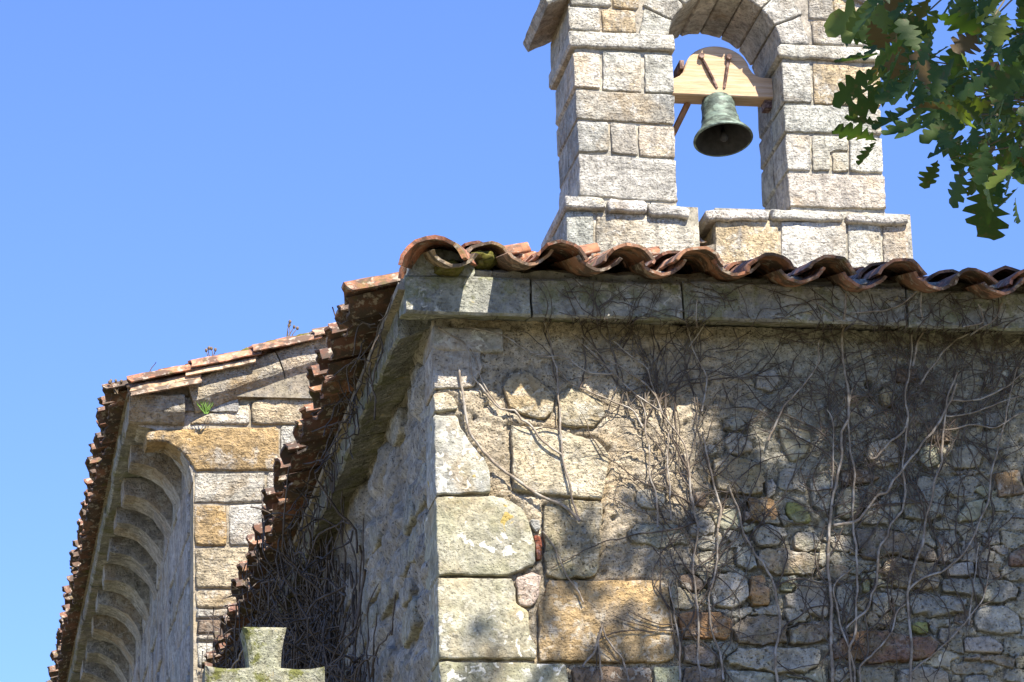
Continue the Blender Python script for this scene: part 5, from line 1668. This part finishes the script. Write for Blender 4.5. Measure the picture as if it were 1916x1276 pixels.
for _ in range(190):      # long forks climbing away from the main stems
    p, r = VR.choice(nodes)
    if p.z > 6.25 or VR.random() > .12 + .88 * smooth01(.55, 1.0, p.x): continue
    twig((p.x, p.z), math.pi * .5 + VR.gauss(0, .55), VR.uniform(.25, .75), VR.uniform(.0028, .0044), tw, .16)
cnt = 0
while cnt < 170:
    p, r = VR.choice(nodes)
    if p.z > 6.33 or VR.random() > dens(p.x, p.z) * smooth01(.2, .95, p.x): continue
    cnt += 1
    twig((p.x, p.z), VR.choice((math.pi * .5, -math.pi * .5)) + VR.gauss(0, .7), VR.uniform(.08, .34), VR.uniform(.0020, .0034), tw, .22)
for _ in range(150):      # the dense fringe hanging under the cornice
    x = .3 + 3.0 * VR.random() ** .7
    if VR.random() > smooth01(.1, 1.1, x): continue
    twig((x, 6.33 - .32 * VR.random() ** 2), -math.pi / 2 + VR.gauss(0, .8), VR.uniform(.08, .30), VR.uniform(.0020, .0036), tw, .22)
for _ in range(110):       # stems crossing the cornice
    x = .55 + 2.7 * VR.random()
    twig((x, 6.36 + .17 * VR.random()), VR.uniform(0, 6.28), VR.uniform(.08, .22), VR.uniform(.0016, .003), tw, .3)
o = tw.obj('twigs', M['vinetwig'], creep); o['kind'] = 'stuff'

# ------------------------------------------------------------------ dry ivy thicket on the side wall, spilling out under its eave
ivy = thing('dry_ivy', 'dark tangle of dry ivy stems filling the shaded side wall beside the cross', 'ivy', (-.05, 5, 4))
ia = Acc()
IR = random.Random(31)
for _ in range(4200):
    y = 1.2 + 6.1 * IR.random() ** .8
    z = 4.0 + 2.3 * IR.random()
    lim = smooth01(1.5, 4.0, y + (5.6 - z) * 1.0)
    if IR.random() > lim: continue
    d0 = IR.uniform(.02, .05 + .24 * lim * IR.random())
    p = V((-d0, y, z)); d = V((IR.gauss(0, .25), IR.gauss(0, .6), IR.gauss(0, 1))).normalized()
    pts = []
    n = IR.randrange(7, 18)
    for i in range(n):
        pts.append(p.copy())
        d = (d + V((IR.gauss(0, .22), IR.gauss(0, .4), IR.gauss(0, .4)))).normalized()
        p = p + d * .055
        p.x = min(-.02, max(-.33, p.x)); p.y = min(p.y, G - .03)
    tube(ia, pts, [IR.uniform(.0035, .008) * (1 - .5 * i / n) for i in range(n)], 4)
for _ in range(240):       # tangle hanging from the side cornice
    y = .2 + 7.0 * IR.random()
    p = V((-.14 - .06 * IR.random(), y, 6.47 - .14 * IR.random())); d = V((IR.gauss(-.1, .3), IR.gauss(0, .8), IR.gauss(-.2, .5))).normalized()
    pts = []
    for i in range(9):
        pts.append(p.copy()); d = (d + V((IR.gauss(0, .25), IR.gauss(0, .4), IR.gauss(0, .35)))).normalized(); p = p + d * .035
        p.x = min(-.14, p.x)
    tube(ia, pts, IR.uniform(.002, .004), 4)
o = ia.obj('stem_tangle', M['vinedark'], ivy); o['kind'] = 'stuff'
for k, pts in enumerate((((-.30, 6.6, 6.35), (-.33, 6.2, 6.25), (-.38, 5.6, 6.15), (-.36, 5.0, 6.05), (-.28, 4.3, 6.1)), ((-.42, 6.7, 5.75), (-.46, 6.6, 6.0), (-.40, 6.4, 6.15), (-.34, 6.0, 6.2)), ((-.44, 6.6, 5.75), (-.40, 6.3, 5.55), (-.33, 5.8, 5.4)))):
    a = Acc(); tube(a, smooth_path(pts, .05, .02, IR), .006, 5)
    a.obj('stem', M['vine'], ivy)

# ------------------------------------------------------------------ weeds on the nave roof
def weed(x, y, z, h, n, label, mat, spread=.35, rnd=R, seeds=True):
    a = Acc()
    for k in range(n):
        d = V((rnd.gauss(0, spread), rnd.gauss(0, spread * .5), 1)).normalized()
        p = V((x + rnd.uniform(-.01, .01), y, z)); pts = []
        for i in range(6):
            pts.append(p.copy()); d = (d + V((rnd.gauss(0, .18), rnd.gauss(0, .1), 0))).normalized(); p = p + d * h * rnd.uniform(.6, 1.1) / 6
        tube(a, pts, [.004 * (1 - .6 * i / 6) for i in range(6)], 4)
        if seeds: blob(a, pts[-1], .010, .010, .013, rnd, 6, 4)
    tag(a.obj('weed', mat, None, (x, y, z)), label, 'weed', 'weeds on the nave verge')


weed(-.86, G, 8.36, .12, 6, 'dry curled weed at the foot of the nave verge', M['dryweed'], .6)
weed(-.66, G, 8.47, .16, 1, 'single pale dry stalk on the lowest verge tiles', M['dryweed'], .05, R, False)
weed(-.27, G, 8.58, .13, 4, 'dark dry weed at the middle of the nave verge tiles', M['dryweed'], .3)
weed(.24, G + .15, 8.76, .20, 5, 'thin reddish weed near the upper end of the nave verge', M['dryweed'], .15)
weed(-.31, G - .10, 8.21, .12, 16, 'green grass tuft growing in the joint below the verge stones', M['grassblade'], .45, R, False)
for k, (x, up_) in enumerate(((-.20, 8.60), (-.03, 8.65), (.15, 8.71), (.34, 8.76))):
    a = Acc(); blob(a, (x, G + .05, up_), .09, .08, .04, R)
    tag(a.obj('moss_cushion', M['moss'], None), ('lowest', 'second lowest', 'second highest', 'highest')[k] + ' grey moss cushion along the nave verge tiles', 'moss', 'moss on the verge')

# ------------------------------------------------------------------ oak: hanging sprays at the upper right, crown above and beside the camera's view
oak = thing('oak_tree', 'green oak tree with lobed leaves hanging into the upper right corner', 'tree', (3.4, -6.2, 0))
LR = random.Random(77)


def oak_leaf(name, rnd, full=True):
    rows = [(0, .012), (.08, .03), (.13, .11), (.18, .12), (.23, .06), (.29, .19), (.35, .21), (.41, .09), (.48, .26), (.55, .27), (.61, .11), (.68, .25), (.75, .24), (.80, .12), (.87, .17), (.94, .14), (1.0, .03)]
    if not full: rows = [(0, .01), (.17, .15), (.24, .09), (.42, .27), (.52, .16), (.68, .29), (.78, .16), (1.0, .04)]
    bend, fold, side = rnd.uniform(-.5, .25), rnd.uniform(.1, .45), rnd.uniform(-.2, .2)
    vs, fs = [], []
    for (y, w_) in rows:
        zc = bend * y * y * .6
        xc = side * y * y
        wl, wr = w_ * rnd.uniform(.8, 1.2), w_ * rnd.uniform(.8, 1.2)
        yl, yr = y + rnd.uniform(-.02, .03), y + rnd.uniform(-.02, .03)
        vs += [(xc - wl, yl, zc + fold * wl + rnd.uniform(-.02, .02)), (xc, y, zc), (xc + wr, yr, zc + fold * wr + rnd.uniform(-.02, .02))]
    for i in range(len(rows) - 1):
        a, b = i * 3, i * 3 + 3
        fs += [(a, a + 1, b + 1, b), (a + 1, a + 2, b + 2, b + 1)]
    if not full: return vs, fs
    me = bpy.data.meshes.new(name)
    me.from_pydata(vs, [], fs)
    me.polygons.foreach_set('use_smooth', [True] * len(me.polygons))
    me.materials.append(M['leaf'])
    return me


LM = [oak_leaf('oak_leaf', LR) for _ in range(8)]
# trunk and limbs
a = Acc()
tube(a, smooth_path([(3.4, -6.2, 0), (3.35, -6.2, .5), (3.3, -6.1, 2.5), (3.4, -6.0, 4.5), (3.3, -5.7, 6.5), (3.3, -5.4, 9), (3.2, -5.0, 11)], .3, .04, LR), [max(.07, .42 - .017 * i - (.0 if i else -.15)) for i in range(60)], 10)
a.obj('trunk', M['bark'], oak)
branches = []
for pts, r in ((((3.35, -6.0, 4.2), (2.4, -7.0, 5.0), (1.2, -7.8, 5.2), (.55, -8.0, 4.95), (.2, -8.05, 4.62), (.02, -8.0, 4.40)), .06),
               (((2.4, -7.0, 5.0), (1.5, -7.6, 4.75), (.8, -7.75, 4.5), (.35, -7.8, 4.25), (.12, -7.75, 4.05)), .05),
               (((1.5, -7.6, 4.75), (.9, -7.4, 4.6), (.45, -7.3, 4.35), (.2, -7.4, 4.22)), .04)):
    a = Acc(); path = smooth_path(pts, .08, .02, LR); n = len(path)
    tube(a, path, [r * (1 - .92 * i / n) for i in range(n)], 6)
    branches.append((a.obj('branch', M['bark'], oak), path))
for k in range(16):
    an = k * 2.4; h = 5.5 + k * .38
    st = V((3.3, -5.8 + .05 * k, h))
    ln_ = 2.8 - .08 * k
    e = st + V((math.cos(an) * ln_, math.sin(an) * ln_, 1.2))
    a = Acc(); tube(a, smooth_path([st, (st + e) / 2 + V((0, 0, .5)), e], .2, .05, LR), [.09, .085, .08, .07, .065, .06, .05, .045, .04, .035, .03, .025] + [.02] * 40, 6)
    a.obj('branch', M['bark'], oak)

tws = [Acc() for _ in branches]
for L_ in LEAVES:
    if LR.random() < .10 and L_ not in LEAVES[:32]: continue
    p, q = V(L_[:3]), V(L_[3:])
    d = q - p
    bi, best = 0, 9
    for k, (bo, path) in enumerate(branches):
        for b in path[len(path) // 2:]:
            m = (b - p).length
            if m < best: best, bi, bp = m, k, b
    o = bpy.data.objects.new('leaf', LM[LR.randrange(8)])
    y = d.normalized()
    f = V((LR.gauss(0, .55), LR.gauss(-.35, .6), LR.gauss(.6, .5)))
    z_ = (f - y * f.dot(y)).normalized()
    b = Matrix((y.cross(z_), y, z_)).transposed()
    put(o, branches[bi][0], p)
    o.rotation_euler = b.to_euler()
    s = d.length * LR.uniform(.60, .95)
    if L_ in LEAVES[:32]: s = d.length
    o.scale = (s * LR.uniform(.95, 1.3), s, s)
    if best < .42:
        mid = (p + bp) / 2 + V((LR.uniform(-.03, .03), LR.uniform(-.03, .03), LR.uniform(-.01, .05)))
        tube(tws[bi], [p + y * .02, mid, bp], [.0014, .0019, .0028], 4)
for k, t_ in enumerate(tws):
    if t_.v: o = t_.obj('twigs', M['twig'], branches[k][0]); o['kind'] = 'stuff'


def seen(p, m=60):
    v = p - CAM_LOC
    d = v.dot(CAM_D)
    if d < .1: return False
    sx, sy = 958 + 6570 * v.dot(CAM_R) / d, 638 - 6570 * v.dot(CAM_U) / d
    return -m < sx < 1916 + m and -m < sy < 1276 + m


simple = [oak_leaf('l', LR, False) for _ in range(6)]
cv, cf = [], []


def crown_leaf(p, size):
    vs, fs = simple[LR.randrange(6)]
    y = V((LR.gauss(0, 1), LR.gauss(0, 1), LR.gauss(-.3, .5))).normalized()
    f = V((LR.gauss(0, .5), LR.gauss(0, .5), 1))
    z_ = (f - y * f.dot(y)).normalized(); x_ = y.cross(z_)
    n = len(cv)
    cv.extend((p + x_ * (a * size) + y * (b * size) + z_ * (c * size)) for a, b, c in vs)
    cf.extend(tuple(i + n for i in f_) for f_ in fs)


nshade = 0
while nshade < 8600:
    x = LR.uniform(-.4, 4.6); z = LR.uniform(3.6, 7.6)
    if z > 6.36:
        if x < 1.45 + LR.gauss(0, .15): continue
    else:
        xx, zz = x + LR.gauss(0, .012), z + LR.gauss(0, .012)
        lit = any(inside(p, xx + dx, zz + dz) for p in LIT for dx, dz in ((0, 0), (.055, 0), (-.055, 0), (0, .055), (0, -.055))) and not any(inside(p, xx, zz) for p in DARK)
        if lit or (x < .35 and z > 4.75): continue
    t = LR.uniform(4.2, 7.2)
    p = V((x, 0, z)) + SUN * t
    while seen(p, 110) and t < 10:
        t += .4; p = V((x, 0, z)) + SUN * t
    if seen(p, 110): continue
    nshade += 1
    crown_leaf(p, LR.uniform(.10, .15))
for _ in range(2600):      # leaves over the hanging sprays
    q = V((LR.uniform(-.9, 1.4), LR.uniform(-8.9, -6.6), LR.uniform(3.8, 4.9)))
    p = q + SUN * LR.uniform(1.2, 3.2)
    if seen(p, 130): continue
    if p.x < 0 and LR.random() < .35: continue
    crown_leaf(p, LR.uniform(.10, .15))
for _ in range(5000):      # rest of the crown round the trunk
    d = V((LR.gauss(0, 1), LR.gauss(0, 1), LR.gauss(0, 1))).normalized() * LR.random() ** .4
    p = V((3.6 + d.x * 2.6, -5.6 + d.y * 2.8, 8.6 + d.z * 3.4))
    if seen(p, 130): continue
    crown_leaf(p, LR.uniform(.11, .16))
o = mesh_obj('crown', cv, cf, M['leaf'], oak, (3.4, -5.5, 8), (1, 1, 1), False)
o['kind'] = 'stuff'
